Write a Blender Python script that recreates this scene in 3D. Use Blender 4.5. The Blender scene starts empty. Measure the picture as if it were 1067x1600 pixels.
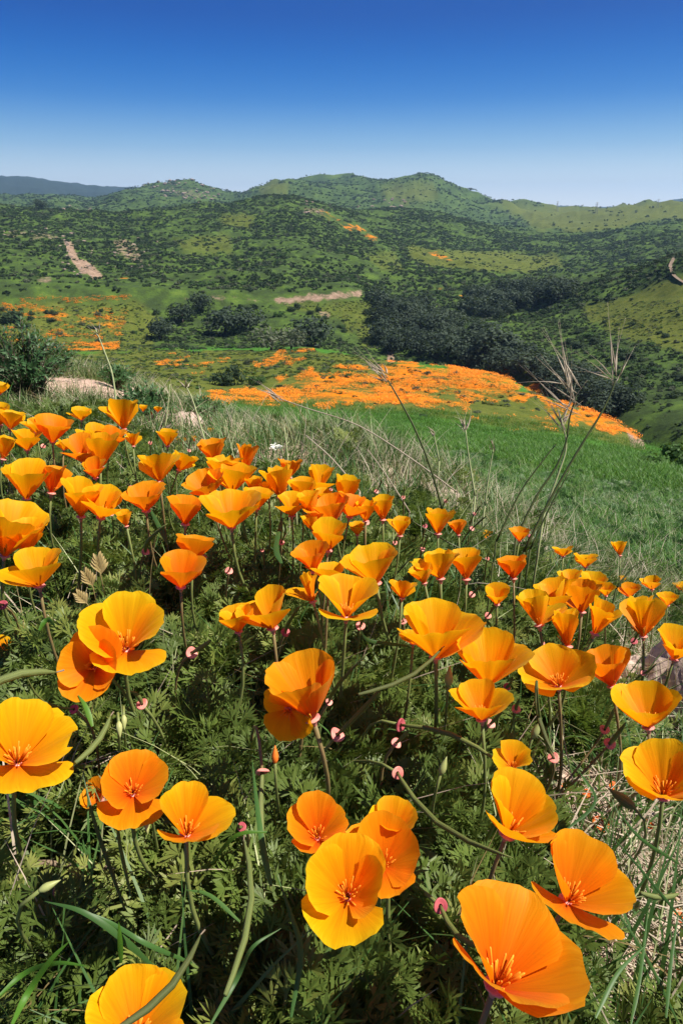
import bpy, math, random
import numpy as np
from mathutils import Vector, Matrix, noise as mnoise
random.seed(7)
D = bpy.data
SC = bpy.context.scene
COL = SC.collection
R = math.radians

# ---------------------------------------------------------------- camera, sky, sun, exposure
PITCH = R(25.7); FPX = 978.0
cam = D.cameras.new('camera'); camo = D.objects.new('camera', cam); COL.objects.link(camo)
cam.sensor_fit = 'VERTICAL'; cam.sensor_height = 36.0; cam.lens = FPX / 1600 * 36.0
cam.clip_start = 0.01; cam.clip_end = 40000
camo.location = (0, 0, 0); camo.rotation_euler = (math.pi / 2 - PITCH, 0, 0)
SC.camera = camo
SUN_EL, SUN_AZ = R(57), R(94)          # azimuth clockwise from the view direction: light from the right
w = D.worlds.new('World'); SC.world = w; w.use_nodes = True
nt = w.node_tree; nt.nodes.clear()
tc = nt.nodes.new('ShaderNodeTexCoord')
sep = nt.nodes.new('ShaderNodeSeparateXYZ'); nt.links.new(tc.outputs['Generated'], sep.inputs[0])
mz = nt.nodes.new('ShaderNodeMath'); mz.operation = 'MULTIPLY_ADD'; mz.inputs[1].default_value = 5.5; mz.inputs[2].default_value = 0.02
nt.links.new(sep.outputs['Z'], mz.inputs[0])
cmb = nt.nodes.new('ShaderNodeCombineXYZ')
nt.links.new(sep.outputs['X'], cmb.inputs[0]); nt.links.new(sep.outputs['Y'], cmb.inputs[1]); nt.links.new(mz.outputs[0], cmb.inputs[2])
nrm = nt.nodes.new('ShaderNodeVectorMath'); nrm.operation = 'NORMALIZE'; nt.links.new(cmb.outputs[0], nrm.inputs[0])
sky = nt.nodes.new('ShaderNodeTexSky'); sky.sky_type = 'NISHITA'; sky.sun_disc = False
sky.sun_elevation = SUN_EL; sky.sun_rotation = SUN_AZ; sky.air_density = 1.0; sky.dust_density = 1.2; sky.ozone_density = 4.0
nt.links.new(nrm.outputs[0], sky.inputs['Vector'])
hs = nt.nodes.new('ShaderNodeHueSaturation'); hs.inputs['Saturation'].default_value = 1.3; hs.inputs['Value'].default_value = 1.0
nt.links.new(sky.outputs[0], hs.inputs['Color'])
bg = nt.nodes.new('ShaderNodeBackground'); bg.inputs['Strength'].default_value = 0.10
gam = nt.nodes.new('ShaderNodeGamma'); gam.inputs['Gamma'].default_value = 1.2; nt.links.new(hs.outputs[0], gam.inputs['Color']); 
# the polarised blue of the photograph: the Nishita sky graded by elevation, the same all round the horizon
rmp = nt.nodes.new('ShaderNodeValToRGB'); el_ = rmp.color_ramp.elements
STOPS = [(0.0, (1.0, 1.0, 1.0)), (.035, (.68, .79, .86)), (.078, (.25, .48, .69)), (.135, (.001, .185, .60)), (.22, (.001, .062, .37)), (.5, (.003, .034, .20)), (1.0, (.003, .032, .19))]
rmp.color_ramp.interpolation = 'B_SPLINE'
while len(el_) < len(STOPS): el_.new(.5)
for i_, (p_, c_) in enumerate(STOPS): el_[i_].position = p_; el_[i_].color = (*c_, 1)
nt.links.new(sep.outputs['Z'], rmp.inputs[0])
sc6 = nt.nodes.new('ShaderNodeVectorMath'); sc6.operation = 'SCALE'; sc6.inputs['Scale'].default_value = 6.2; nt.links.new(rmp.outputs[0], sc6.inputs[0])
mxs = nt.nodes.new('ShaderNodeMix'); mxs.data_type = 'RGBA'; mxs.inputs[0].default_value = 0.97
nt.links.new(gam.outputs[0], mxs.inputs[6]); nt.links.new(sc6.outputs[0], mxs.inputs[7]); nt.links.new(mxs.outputs[2], bg.inputs['Color'])
wo = nt.nodes.new('ShaderNodeOutputWorld'); nt.links.new(bg.outputs[0], wo.inputs[0])
sl = D.lights.new('sun', 'SUN'); sl.energy = 4.6; sl.angle = R(0.5); sl.color = (1.0, 0.93, 0.81)
so = D.objects.new('sun', sl); COL.objects.link(so)
sdir = Vector((math.sin(SUN_AZ) * math.cos(SUN_EL), math.cos(SUN_AZ) * math.cos(SUN_EL), math.sin(SUN_EL)))
so.rotation_euler = sdir.to_track_quat('Z', 'Y').to_euler()
vs = SC.view_settings
SC.display_settings.display_device = 'sRGB'
vs.view_transform = 'Standard'; vs.look = 'None'; vs.exposure = 0.88; vs.gamma = 1.0; vs.use_curve_mapping = False
SC.render.engine = 'CYCLES'
SC.cycles.max_bounces = 8; SC.cycles.diffuse_bounces = 4; SC.cycles.transmission_bounces = 4
SC.cycles.transparent_max_bounces = 6; SC.cycles.volume_bounces = 0

CP, SP = math.cos(PITCH), math.sin(PITCH)
def ray(x, y):
    """direction through a photograph pixel, scaled to unit depth"""
    a = (x - 533.5) / FPX; u = (800 - y) / FPX
    return Vector((a, CP + u * SP, -SP + u * CP))
def P(x, y, d): return ray(x, y) * d

# ---------------------------------------------------------------- helpers
def tag(o, label=None, cat=None, group=None, kind=None):
    if label: o['label'] = label
    if cat: o['category'] = cat
    if group: o['group'] = group
    if kind: o['kind'] = kind
    return o
def empty(name, loc=(0, 0, 0), rot=(0, 0, 0)):
    o = D.objects.new(name, None); COL.objects.link(o); o.location = loc; o.rotation_euler = rot
    o.empty_display_size = 0.02
    return o
class MB:
    def __init__(s): s.v = []; s.f = []; s.uv = {}
    def add(s, vs, fs, uvs=None):
        b = len(s.v); s.v += [tuple(p) for p in vs]
        s.f += [tuple(b + i for i in f) for f in fs]
        if uvs is not None:
            for i, q in enumerate(uvs): s.uv[b + i] = q
    def tube(s, pts, rad, n=6, cap=True, squash=1.0):
        pts = [Vector(p) for p in pts]; m = len(pts)
        if not isinstance(rad, (list, tuple)): rad = [rad] * m
        ref = None; vs = []; fs = []; uv = []
        for i, p in enumerate(pts):
            t = (pts[min(i + 1, m - 1)] - pts[max(i - 1, 0)])
            t = t.normalized() if t.length > 1e-9 else Vector((0, 0, 1))
            if ref is None:
                ref = t.orthogonal().normalized()
            ref = (ref - t * ref.dot(t))
            ref = ref.normalized() if ref.length > 1e-6 else t.orthogonal().normalized()
            bi = t.cross(ref)
            for k in range(n):
                a = 2 * math.pi * k / n
                vs.append(p + ref * (rad[i] * math.cos(a)) + bi * (rad[i] * squash * math.sin(a))); uv.append((k / n, i / max(1, m - 1)))
        for i in range(m - 1):
            for k in range(n):
                fs.append((i * n + k, i * n + (k + 1) % n, (i + 1) * n + (k + 1) % n, (i + 1) * n + k))
        if cap:
            fs.append(tuple(range(n))[::-1]); fs.append(tuple((m - 1) * n + k for k in range(n)))
        s.add(vs, fs, uv)
    def ribbon(s, pts, wid, side, fold=0.0):
        """thin leaf blade along pts; side is the across direction, fold lifts the two edges"""
        pts = [Vector(p) for p in pts]; m = len(pts); vs = []; fs = []
        for i, p in enumerate(pts):
            t = (pts[min(i + 1, m - 1)] - pts[max(i - 1, 0)]).normalized()
            sd = side - t * side.dot(t)
            sd = sd.normalized() if sd.length > 1e-6 else t.orthogonal().normalized()
            n = t.cross(sd); ww = wid[i]
            vs += [p - sd * ww + n * (fold * ww), p, p + sd * ww + n * (fold * ww)]
        for i in range(m - 1):
            a = 3 * i
            fs += [(a, a + 1, a + 4, a + 3), (a + 1, a + 2, a + 5, a + 4)]
        s.add(vs, fs)
    def mesh(s, name, smooth=True):
        me = D.meshes.new(name); me.from_pydata(s.v, [], s.f)
        if s.uv:
            ul = me.uv_layers.new(name='UVMap')
            li = np.zeros(len(me.loops), dtype=np.int32); me.loops.foreach_get('vertex_index', li)
            arr = np.array([s.uv.get(i, (0, 0)) for i in range(len(s.v))], dtype=np.float32)
            ul.data.foreach_set('uv', arr[li].ravel())
        if smooth and len(me.polygons): me.polygons.foreach_set('use_smooth', [True] * len(me.polygons))
        me.update(); return me
    def build(s, name, m, parent=None, smooth=True, loc=None):
        return link(name, s.mesh(name, smooth), m, parent, loc)
def link(name, me, m, parent=None, loc=None):
    o = D.objects.new(name, me); COL.objects.link(o)
    if m is not None and not me.materials: me.materials.append(m)
    if parent is not None: o.parent = parent
    if loc is not None: o.location = loc
    return o
def children(o): return [c for c in CH.get(o.name, [])]
CH = {}
def bez(p0, p1, p2, p3, n):
    out = []
    for i in range(n + 1):
        t = i / n; a = 1 - t
        out.append(p0 * a ** 3 + p1 * (3 * a * a * t) + p2 * (3 * a * t * t) + p3 * t ** 3)
    return out
def smoothpath(pts, n=4):
    """Catmull-Rom through points"""
    pts = [Vector(p) for p in pts]
    q = [pts[0] * 2 - pts[1]] + pts + [pts[-1] * 2 - pts[-2]]
    out = []
    for i in range(1, len(q) - 2):
        for k in range(n):
            t = k / n
            a, b, c, d = q[i - 1], q[i], q[i + 1], q[i + 2]
            out.append(0.5 * ((2 * b) + (c - a) * t + (2 * a - 5 * b + 4 * c - d) * t * t + (3 * b - a - 3 * c + d) * t ** 3))
    out.append(pts[-1]); return out

# ---------------------------------------------------------------- materials
class NT:
    def __init__(s, m): s.t = m.node_tree; s.t.nodes.clear()
    def n(s, typ, **kw):
        nd = s.t.nodes.new(typ)
        for k, v in kw.items():
            if k in nd.inputs: nd.inputs[k].default_value = v
            else: setattr(nd, k, v)
        return nd
    def l(s, a, b): s.t.links.new(a, b)
    def ramp(s, fac, stops):
        r = s.n('ShaderNodeValToRGB'); e = r.color_ramp.elements
        while len(e) < len(stops): e.new(0.5)
        for i, (p, c) in enumerate(stops):
            e[i].position = p; e[i].color = (*c, 1) if len(c) == 3 else c
        s.l(fac, r.inputs[0]); return r.outputs[0]
    def mix(s, fac, a, b, typ='MIX'):
        m = s.n('ShaderNodeMix', data_type='RGBA', blend_type=typ)
        for sock, v in ((m.inputs[0], fac), (m.inputs[6], a), (m.inputs[7], b)):
            if hasattr(v, 'is_linked'): s.l(v, sock)
            elif isinstance(v, (int, float)): sock.default_value = v
            else: sock.default_value = (*v, 1)
        return m.outputs[2]
    def math(s, op, a, b=0.0, c=0.0, clamp=False):
        m = s.n('ShaderNodeMath', operation=op, use_clamp=clamp)
        for i, v in enumerate((a, b, c)):
            if hasattr(v, 'is_linked'): s.l(v, m.inputs[i])
            else: m.inputs[i].default_value = v
        return m.outputs[0]
    def noise(s, vec, scale, detail=3.0, rough=0.55):
        nz = s.n('ShaderNodeTexNoise', Scale=scale, Detail=detail, Roughness=rough)
        if vec is not None: s.l(vec, nz.inputs['Vector'])
        return nz.outputs['Fac']
def newmat(name):
    m = D.materials.new(name); m.use_nodes = True; return m, NT(m)
def leafmat(name, c1, c2, c3=None, trans=0.35, rough=0.55, scale=8.0, spec=0.35):
    m, t = newmat(name)
    oi = t.n('ShaderNodeObjectInfo'); tcn = t.n('ShaderNodeTexCoord')
    nz = t.noise(tcn.outputs['Object'], scale, 2)
    f = t.math('ADD', t.math('MULTIPLY', oi.outputs['Random'], 0.5), t.math('MULTIPLY', nz, 0.75))
    f = t.math('SUBTRACT', f, 0.12)
    st = [(0.15, c1), (0.8, c2)] if c3 is None else [(0.12, c1), (0.62, c2), (0.95, c3)]
    col = t.ramp(f, st)
    b = t.n('ShaderNodeBsdfPrincipled', Roughness=rough); b.inputs['Specular IOR Level'].default_value = spec
    t.l(col, b.inputs['Base Color'])
    tr = t.n('ShaderNodeBsdfTranslucent'); t.l(t.mix(0.5, col, (0.16, 0.24, 0.02)), tr.inputs['Color'])
    mx = t.n('ShaderNodeMixShader', Fac=trans); t.l(b.outputs[0], mx.inputs[1]); t.l(tr.outputs[0], mx.inputs[2])
    o = t.n('ShaderNodeOutputMaterial'); t.l(mx.outputs[0], o.inputs[0]); return m
def plain(name, c1, c2, scale=40.0, rough=0.6, bump=0.0, detail=3, stretch=None, spec=0.3):
    m, t = newmat(name)
    tcn = t.n('ShaderNodeTexCoord'); vec = tcn.outputs['Object']
    if stretch:
        mp = t.n('ShaderNodeMapping'); mp.inputs['Scale'].default_value = stretch; t.l(tcn.outputs['UV'], mp.inputs[0]); vec = mp.outputs[0]
    nz = t.noise(vec, scale, detail)
    b = t.n('ShaderNodeBsdfPrincipled', Roughness=rough); b.inputs['Specular IOR Level'].default_value = spec
    t.l(t.ramp(nz, [(0.3, c1), (0.7, c2)]), b.inputs['Base Color'])
    if bump:
        bp = t.n('ShaderNodeBump', Strength=bump, Distance=0.01); t.l(nz, bp.inputs['Height']); t.l(bp.outputs[0], b.inputs['Normal'])
    o = t.n('ShaderNodeOutputMaterial'); t.l(b.outputs[0], o.inputs[0]); return m
def petalmat(name, base, mid, tip, tr_c):
    m, t = newmat(name)
    tcn = t.n('ShaderNodeTexCoord'); sp = t.n('ShaderNodeSeparateXYZ'); t.l(tcn.outputs['UV'], sp.inputs[0])
    oi = t.n('ShaderNodeObjectInfo')
    mp = t.n('ShaderNodeMapping'); mp.inputs['Scale'].default_value = (26, 1.1, 1); t.l(tcn.outputs['UV'], mp.inputs[0])
    off = t.n('ShaderNodeCombineXYZ'); t.l(t.math('MULTIPLY', oi.outputs['Random'], 40.0), off.inputs[2])
    av = t.n('ShaderNodeVectorMath', operation='ADD'); t.l(mp.outputs[0], av.inputs[0]); t.l(off.outputs[0], av.inputs[1])
    streak = t.noise(av.outputs[0], 1.0, 3, 0.6)
    mp2 = t.n('ShaderNodeMapping'); mp2.inputs['Scale'].default_value = (85, 2.2, 1); t.l(tcn.outputs['UV'], mp2.inputs[0])
    av2 = t.n('ShaderNodeVectorMath', operation='ADD'); t.l(mp2.outputs[0], av2.inputs[0]); t.l(off.outputs[0], av2.inputs[1])
    fine = t.noise(av2.outputs[0], 1.0, 2, 0.6)
    streak = t.math('ADD', t.math('MULTIPLY', streak, .62), t.math('MULTIPLY', fine, .38))
    v = t.math('ADD', sp.outputs['Y'], t.math('MULTIPLY', t.math('SUBTRACT', streak, 0.5), 0.5))
    col = t.ramp(v, [(0.04, base), (0.34, mid), (0.86, tip), (1.0, (min(tip[0] * 1.02, 1), tip[1] * 1.22, tip[2] + .006))])  # last stop lightens the rim: translucent edge highlight put into the colour
    hv = t.n('ShaderNodeHueSaturation'); t.l(col, hv.inputs['Color'])
    t.l(t.math('MULTIPLY_ADD', oi.outputs['Random'], 0.02, 0.49), hv.inputs['Hue'])
    t.l(t.math('MULTIPLY_ADD', streak, 0.5, 0.75), hv.inputs['Value'])
    b = t.n('ShaderNodeBsdfPrincipled', Roughness=0.5); b.inputs['Specular IOR Level'].default_value = 0.12
    b.inputs['Sheen Weight'].default_value = 0.15; b.inputs['Sheen Tint'].default_value = (1, .7, .2, 1)
    t.l(hv.outputs[0], b.inputs['Base Color'])
    bp = t.n('ShaderNodeBump', Strength=0.6, Distance=0.0008); t.l(streak, bp.inputs['Height']); t.l(bp.outputs[0], b.inputs['Normal'])
    tr = t.n('ShaderNodeBsdfTranslucent'); t.l(t.mix(0.55, hv.outputs[0], tr_c), tr.inputs['Color'])
    mx = t.n('ShaderNodeMixShader', Fac=0.52); t.l(b.outputs[0], mx.inputs[1]); t.l(tr.outputs[0], mx.inputs[2])
    o = t.n('ShaderNodeOutputMaterial'); t.l(mx.outputs[0], o.inputs[0]); return m
M = {}
M['petal'] = petalmat('poppy_petal', (0.84, 0.14, 0.003), (0.93, 0.30, 0.002), (0.96, 0.47, 0.003), (1.0, 0.40, 0.003))
M['petal_deep'] = petalmat('deep_or_shaded_petal', (0.80, 0.09, 0.004), (0.90, 0.20, 0.003), (0.94, 0.32, 0.003), (1.0, 0.28, 0.004))  # deeper orange kind; also paints the shade into a few shaded poppies
M['stamen'] = plain('stamen', (0.75, 0.22, 0.01), (0.9, 0.42, 0.03), 60)
M['pink'] = plain('pink_rim', (0.55, 0.12, 0.11), (0.75, 0.34, 0.27), 90, 0.5)
M['pinkdark'] = plain('dusky_pink_rim', (0.32, 0.045, 0.07), (0.5, 0.12, 0.13), 90, 0.5)
M['stem'] = plain('poppy_stem', (0.12, 0.16, 0.04), (0.21, 0.24, 0.08), 4, 0.5, stretch=(10, 3, 1))
M['stemred'] = plain('reddish_stem', (0.16, 0.15, 0.05), (0.25, 0.16, 0.08), 3, 0.5, stretch=(4, 5, 1))
M['pod'] = plain('seed_pod', (0.075, 0.105, 0.022), (0.20, 0.23, 0.07), 3, 0.5, bump=0.3, stretch=(16, .4, 1))
M['fern'] = leafmat('ferny_leaf', (0.058, 0.096, 0.020), (0.12, 0.18, 0.034), (0.32, 0.33, 0.085), 0.3, 0.5, 12)
M['grass'] = leafmat('grass_blade', (0.035, 0.085, 0.022), (0.07, 0.17, 0.04), (0.17, 0.25, 0.075), 0.35, 0.45, 6)
M['meadow'] = leafmat('meadow_grass', (0.048, 0.14, 0.012), (0.085, 0.225, 0.02), (0.18, 0.30, 0.05), 0.35, 0.5, 3)
M['grey_grass'] = leafmat('greying_grass', (0.10, 0.15, 0.05), (0.20, 0.25, 0.10), (0.42, 0.40, 0.23), 0.3, 0.55, 6)
M['straw'] = plain('dry_straw', (0.22, 0.17, 0.12), (0.50, 0.43, 0.33), 30, 0.7)
M['twig'] = plain('grey_twig', (0.09, 0.065, 0.05), (0.21, 0.16, 0.13), 60, 0.8, 0.4)
M['awn'] = leafmat('dry_awn', (0.50, 0.40, 0.30), (0.72, 0.61, 0.48), None, 0.4, 0.5, 20)
M['culm'] = plain('dark_culm', (0.035, 0.05, 0.015), (0.09, 0.11, 0.03), 3, 0.45, stretch=(1, 6, 1))
M['palestalk'] = plain('pale_green_stalk', (0.22, 0.27, 0.11), (0.40, 0.42, 0.22), 3, 0.5, stretch=(2, 5, 1))
M['chap'] = leafmat('chaparral_leaf', (0.022, 0.040, 0.022), (0.040, 0.068, 0.030), (0.07, 0.105, 0.04), 0.2, 0.7, 0.7, 0.15)
M['oak'] = leafmat('oak_leaf', (0.022, 0.036, 0.026), (0.050, 0.073, 0.048), (0.10, 0.13, 0.08), 0.18, 0.7, 0.4, 0.15)
M['bushgreen'] = leafmat('green_bush_leaf', (0.035, 0.075, 0.02), (0.06, 0.13, 0.03), (0.10, 0.19, 0.05), 0.3, 0.6, 0.8, 0.2)
M['sage'] = leafmat('grey_bush_leaf', (0.06, 0.075, 0.045), (0.10, 0.12, 0.075), (0.15, 0.17, 0.11), 0.25, 0.7, 0.8, 0.15)
M['bark'] = plain('bark', (0.05, 0.04, 0.03), (0.12, 0.095, 0.07), 4, 0.9, 0.5)
M['crestbush'] = leafmat('crest_bush_leaf', (0.04, 0.10, 0.035), (0.08, 0.18, 0.06), (0.18, 0.29, 0.12), 0.3, 0.5, 25)
M['yellowleaf'] = leafmat('withered_leaf', (0.40, 0.30, 0.12), (0.55, 0.44, 0.2), None, 0.25, 0.6, 40)
M['white'] = plain('white_floret', (0.62, 0.62, 0.55), (0.82, 0.82, 0.76), 50)
M['dryorange'] = plain('dried_petal', (0.55, 0.075, 0.01), (0.8, 0.2, 0.02), 60, 0.6)
M['bud'] = plain('bud_green', (0.20, 0.26, 0.07), (0.38, 0.40, 0.16), 20, 0.45)
M['cloth'] = plain('dark_cloth', (0.012, 0.012, 0.016), (0.03, 0.03, 0.035), 5)
M['skin'] = plain('skin', (0.45, 0.28, 0.2), (0.5, 0.32, 0.24), 5)
M['steel'] = plain('grey_steel', (0.20, 0.21, 0.22), (0.30, 0.31, 0.32), 1, 0.5)
M['trail'] = plain('trail_dirt', (0.15, 0.11, 0.075), (0.24, 0.18, 0.13), 0.4, 0.95)
M['poddark'] = plain('dark_pod', (0.04, 0.055, 0.012), (0.11, 0.12, 0.035), 3, 0.5, bump=0.3, stretch=(16, .4, 1))
M['fieldpoppy'] = plain('field_poppy', (0.70, 0.18, 0.002), (0.88, 0.29, 0.003), 1.5, 0.6)
M['rock'] = plain('pinkish_rock', (0.34, 0.25, 0.20), (0.66, 0.51, 0.43), 30, 0.95, 0.8, 10)
M['deadstem'] = plain('dead_stem', (0.16, 0.115, 0.08), (0.30, 0.23, 0.16), 3, 0.7, stretch=(6, 4, 1))
M['olive'] = leafmat('olive_weed', (0.05, 0.075, 0.015), (0.09, 0.12, 0.022), (0.17, 0.17, 0.04), 0.3, 0.7, 0.8, 0.15)
M['farrock'] = plain('far_rock', (0.22, 0.17, 0.14), (0.40, 0.31, 0.25), 1.0, 0.95)
# ---------------------------------------------------------------- noise
def _h(ix, iy, s):
    n = (ix.astype(np.int64) * 374761393 + iy.astype(np.int64) * 668265263 + s * 144665) & 0x7fffffff
    n = ((n ^ (n >> 13)) * 1274126177) & 0x7fffffff
    n = n ^ (n >> 16)
    return (n & 0xffff) / 65535.0
def vn(x, y, s=0):
    x = np.asarray(x, float); y = np.asarray(y, float)
    ix = np.floor(x); iy = np.floor(y); fx = x - ix; fy = y - iy
    fx = fx * fx * fx * (fx * (fx * 6 - 15) + 10); fy = fy * fy * fy * (fy * (fy * 6 - 15) + 10)
    a = _h(ix, iy, s); b = _h(ix + 1, iy, s); c = _h(ix, iy + 1, s); d = _h(ix + 1, iy + 1, s)
    return (a * (1 - fx) + b * fx) * (1 - fy) + (c * (1 - fx) + d * fx) * fy
def fbm(x, y, s=0, o=4, g=0.5, ridge=False):
    t = 0; amp = 1; tot = 0; x = np.asarray(x, float); y = np.asarray(y, float)
    for k in range(o):
        n = vn(x, y, s + k)
        if ridge: n = 1 - np.abs(2 * n - 1)
        t = t + amp * n; tot += amp; amp *= g; x, y = 1.9 * x + 0.6 * y + 7.3, -0.6 * x + 1.9 * y + 3.1
    return t / tot
# ---------------------------------------------------------------- terrain
def flowerZ(X, Y):
    X = np.asarray(X, float); Y = np.asarray(Y, float); xp = np.clip(X, 0, None)
    return -0.30 - 0.06 * Y - (0.25 * xp + 0.45 * np.minimum(xp, .8) ** 2 + np.clip(xp - .8, 0, None) * .55)
def Gnear(X, Y):
    return flowerZ(X, Y) - 0.165 - 0.03 * np.clip(Y, 0, 2)
E = -600; Z9 = 1700
CV = [
 [(E,585,3),(0,585,3),(150,592,3),(270,640,2.9),(350,668,2.8),(450,700,2.7),(530,722,2.7),(650,768,2.7),(800,818,2.7),(950,858,2.8),(1067,888,2.9),(Z9,960,3)],
 [(E,600,8),(0,605,8),(150,612,8),(270,646,8),(350,662,8),(450,674,8),(530,688,8),(650,718,8),(800,748,8),(950,778,8),(1067,800,8),(Z9,850,8)],
 [(E,598,30),(0,600,30),(150,604,30),(270,642,30),(350,652,30),(450,657,30),(530,665,30),(650,684,30),(800,706,30),(950,727,30),(1067,743,30),(Z9,780,30)],
 [(E,592,85),(0,592,85),(150,596,85),(270,630,85),(350,637,85),(450,641,85),(530,648,85),(650,658,85),(800,678,85),(950,704,82),(1067,726,78),(Z9,750,75)],
 [(E,570,150),(0,572,150),(150,578,150),(270,600,130),(350,610,130),(450,610,130),(530,611,128),(650,616,125),(800,640,118),(900,668,107),(1003,701,100),(1067,716,95),(Z9,740,90)],
 [(E,552,230),(0,553,230),(150,556,225),(270,554,222),(350,552,220),(480,546,215),(580,563,195),(700,572,180),(790,590,160),(860,622,142),(960,656,125),(1003,690,112),(1067,712,103),(Z9,735,100)],
 [(E,549,245),(0,550,245),(350,549,238),(480,545,235),(560,568,225),(620,590,207),(700,604,190),(790,626,170),(860,662,150),(960,700,132),(1003,735,119),(1067,750,110),(Z9,770,108)],
 [(E,545,262),(0,545,262),(350,545,255),(480,541,258),(560,556,265),(620,568,262),(700,585,240),(790,610,212),(860,642,186),(960,684,160),(1003,712,145),(1067,735,132),(Z9,750,130)],
 [(E,520,300),(0,520,300),(200,522,300),(350,522,300),(480,520,300),(560,525,315),(620,530,312),(700,540,285),(790,562,245),(860,592,212),(960,637,182),(1003,655,166),(1067,665,152),(Z9,690,150)],
 [(E,468,350),(0,468,350),(300,468,350),(430,470,350),(550,465,360),(620,490,370),(720,480,390),(800,505,340),(900,540,270),(1000,565,235),(1067,585,215),(Z9,600,210)],
 [(E,459,356),(0,457,356),(300,457,356),(430,462,356),(550,454,366),(620,470,420),(720,452,450),(800,475,400),(900,500,330),(1000,515,280),(1067,530,260),(Z9,550,250)],
 [(E,425,430),(0,425,430),(150,436,430),(300,425,450),(450,420,450),(550,425,470),(640,430,520),(720,430,560),(800,445,490),(900,462,390),(1000,465,330),(1067,460,310),(Z9,470,300)],
 [(E,370,600),(0,372,600),(100,380,600),(150,395,580),(300,372,650),(450,360,680),(560,385,650),(640,400,680),(720,405,720),(800,425,620),(880,446,490),(960,436,420),(1010,422,390),(1067,400,370),(Z9,380,360)],
 [(E,350,750),(0,352,750),(150,370,720),(300,350,780),(450,333,800),(560,362,800),(640,376,820),(720,388,850),(800,405,820),(880,425,720),(960,424,680),(1067,412,660),(Z9,400,650)],
 [(E,322,950),(0,325,950),(100,331,950),(200,335,950),(270,325,980),(360,318,980),(450,305,980),(510,322,980),(560,332,1080),(620,326,1130),(700,336,1130),(760,352,1100),(850,372,1050),(920,375,1050),(1000,358,1080),(1067,350,1080),(Z9,345,1080)],
 [(E,335,1400),(0,337,1400),(270,340,1400),(450,325,1400),(560,345,1400),(700,347,1400),(760,356,1400),(850,360,1400),(950,353,1400),(1067,345,1400),(Z9,340,1400)],
 [(E,305,3000),(0,306,3000),(90,307,2900),(135,320,2500),(180,303,2200),(250,289,2200),(300,291,2200),(330,298,2200),(365,307,2200),(400,293,2200),(430,283,2200),(500,277,2200),(540,274,2200),(600,279,2200),(640,282,2200),(670,280,2200),(700,293,2200),(750,312,2200),(800,324,2200),(850,328,2200),(905,336,2200),(950,332,2200),(1000,326,2200),(1067,319,2200),(Z9,300,2200)],
 [(E,325,3800),(0,325,3800),(180,325,3300),(300,315,3300),(540,305,3300),(700,320,3300),(800,338,3300),(1067,338,3300),(Z9,330,3300)],
 [(E,276,6000),(0,278,6000),(60,280,6000),(110,288,6000),(150,292,6000),(190,297,6000),(215,292,6000),(260,301,6000),(400,312,6000),(600,318,6000),(780,324,6000),(850,325,6000),(890,326,6000),(940,328,6000),(1000,322,6000),(1067,312,6000),(Z9,300,6000)],
 [(E,318,8600),(0,318,8600),(1067,325,8600),(Z9,325,8600)],
]
AZ = np.linspace(-180, 180, 3601)
KR, KT = [], []
def _curve(c):
    a = []; t = []; r = []
    for x, y, rr in c:
        v = ray(x, y); a.append(math.degrees(math.atan2(v.x, v.y))); t.append(v.z / math.hypot(v.x, v.y)); r.append(rr)
    return np.array(a), np.array(t), np.array(r, float)
ker = np.exp(-0.5 * (np.arange(-30, 31) / 7.0) ** 2); ker /= ker.sum()
for c in CV:
    a, t, r = _curve(c)
    tt = np.interp(AZ, a, t); rr = np.exp(np.interp(AZ, a, np.log(r)))
    bl = np.clip((np.abs(AZ) - 70) / 90, 0, 1)
    tt = tt * (1 - bl) + bl * 0.5 * (tt[0] + tt[-1]); rr = rr * (1 - bl) + bl * 0.5 * (rr[0] + rr[-1])
    pad = lambda q: np.convolve(np.concatenate([q[-31:-1], q, q[1:31]]), ker, 'valid')
    KT.append(pad(tt)); KR.append(np.log(pad(rr)))
azr = np.radians(AZ)
for rr in (1.75, 1.35):
    X = rr * np.sin(azr); Y = rr * np.cos(azr)
    KT.insert(0, Gnear(X, Y) / rr); KR.insert(0, np.full_like(AZ, math.log(rr)))
KR = np.array(KR); KT = np.array(KT)          # knots x azimuth
def _pchip_slopes(R_, T_):
    h = np.diff(R_, axis=0); d = np.diff(T_, axis=0) / h
    m = np.zeros_like(T_)
    w1 = 2 * h[1:] + h[:-1]; w2 = h[1:] + 2 * h[:-1]
    same = d[:-1] * d[1:] > 0
    with np.errstate(divide='ignore', invalid='ignore'):
        hm = (w1 + w2) / (w1 / d[:-1] + w2 / d[1:])
    m[1:-1] = np.where(same, hm, 0); m[0] = d[0]; m[-1] = d[-1]
    return m
KM = _pchip_slopes(KR, KT)
def _bt(ai, lr):
    K = KR.shape[0]; kk = np.zeros(len(ai), int)
    for k in range(K - 1): kk = np.where(lr > KR[k, ai], k, kk)
    r0 = KR[kk, ai]; r1 = KR[kk + 1, ai]; h = r1 - r0
    t = np.clip((lr - r0) / h, 0, 1)
    h00 = 2 * t**3 - 3 * t**2 + 1; h10 = t**3 - 2 * t**2 + t; h01 = -2 * t**3 + 3 * t**2; h11 = t**3 - t**2
    return h00 * KT[kk, ai] + h10 * h * KM[kk, ai] + h01 * KT[kk + 1, ai] + h11 * h * KM[kk + 1, ai]
def base_tan(azd, lr):
    """tan(elevation) of the smooth terrain at azimuth (deg), log distance; 1-D arrays"""
    q = np.clip((azd + 180) * 10, 0, 3599.999); i0 = q.astype(int); f = q - i0
    return _bt(i0, lr) * (1 - f) + _bt(i0 + 1, lr) * f
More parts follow.
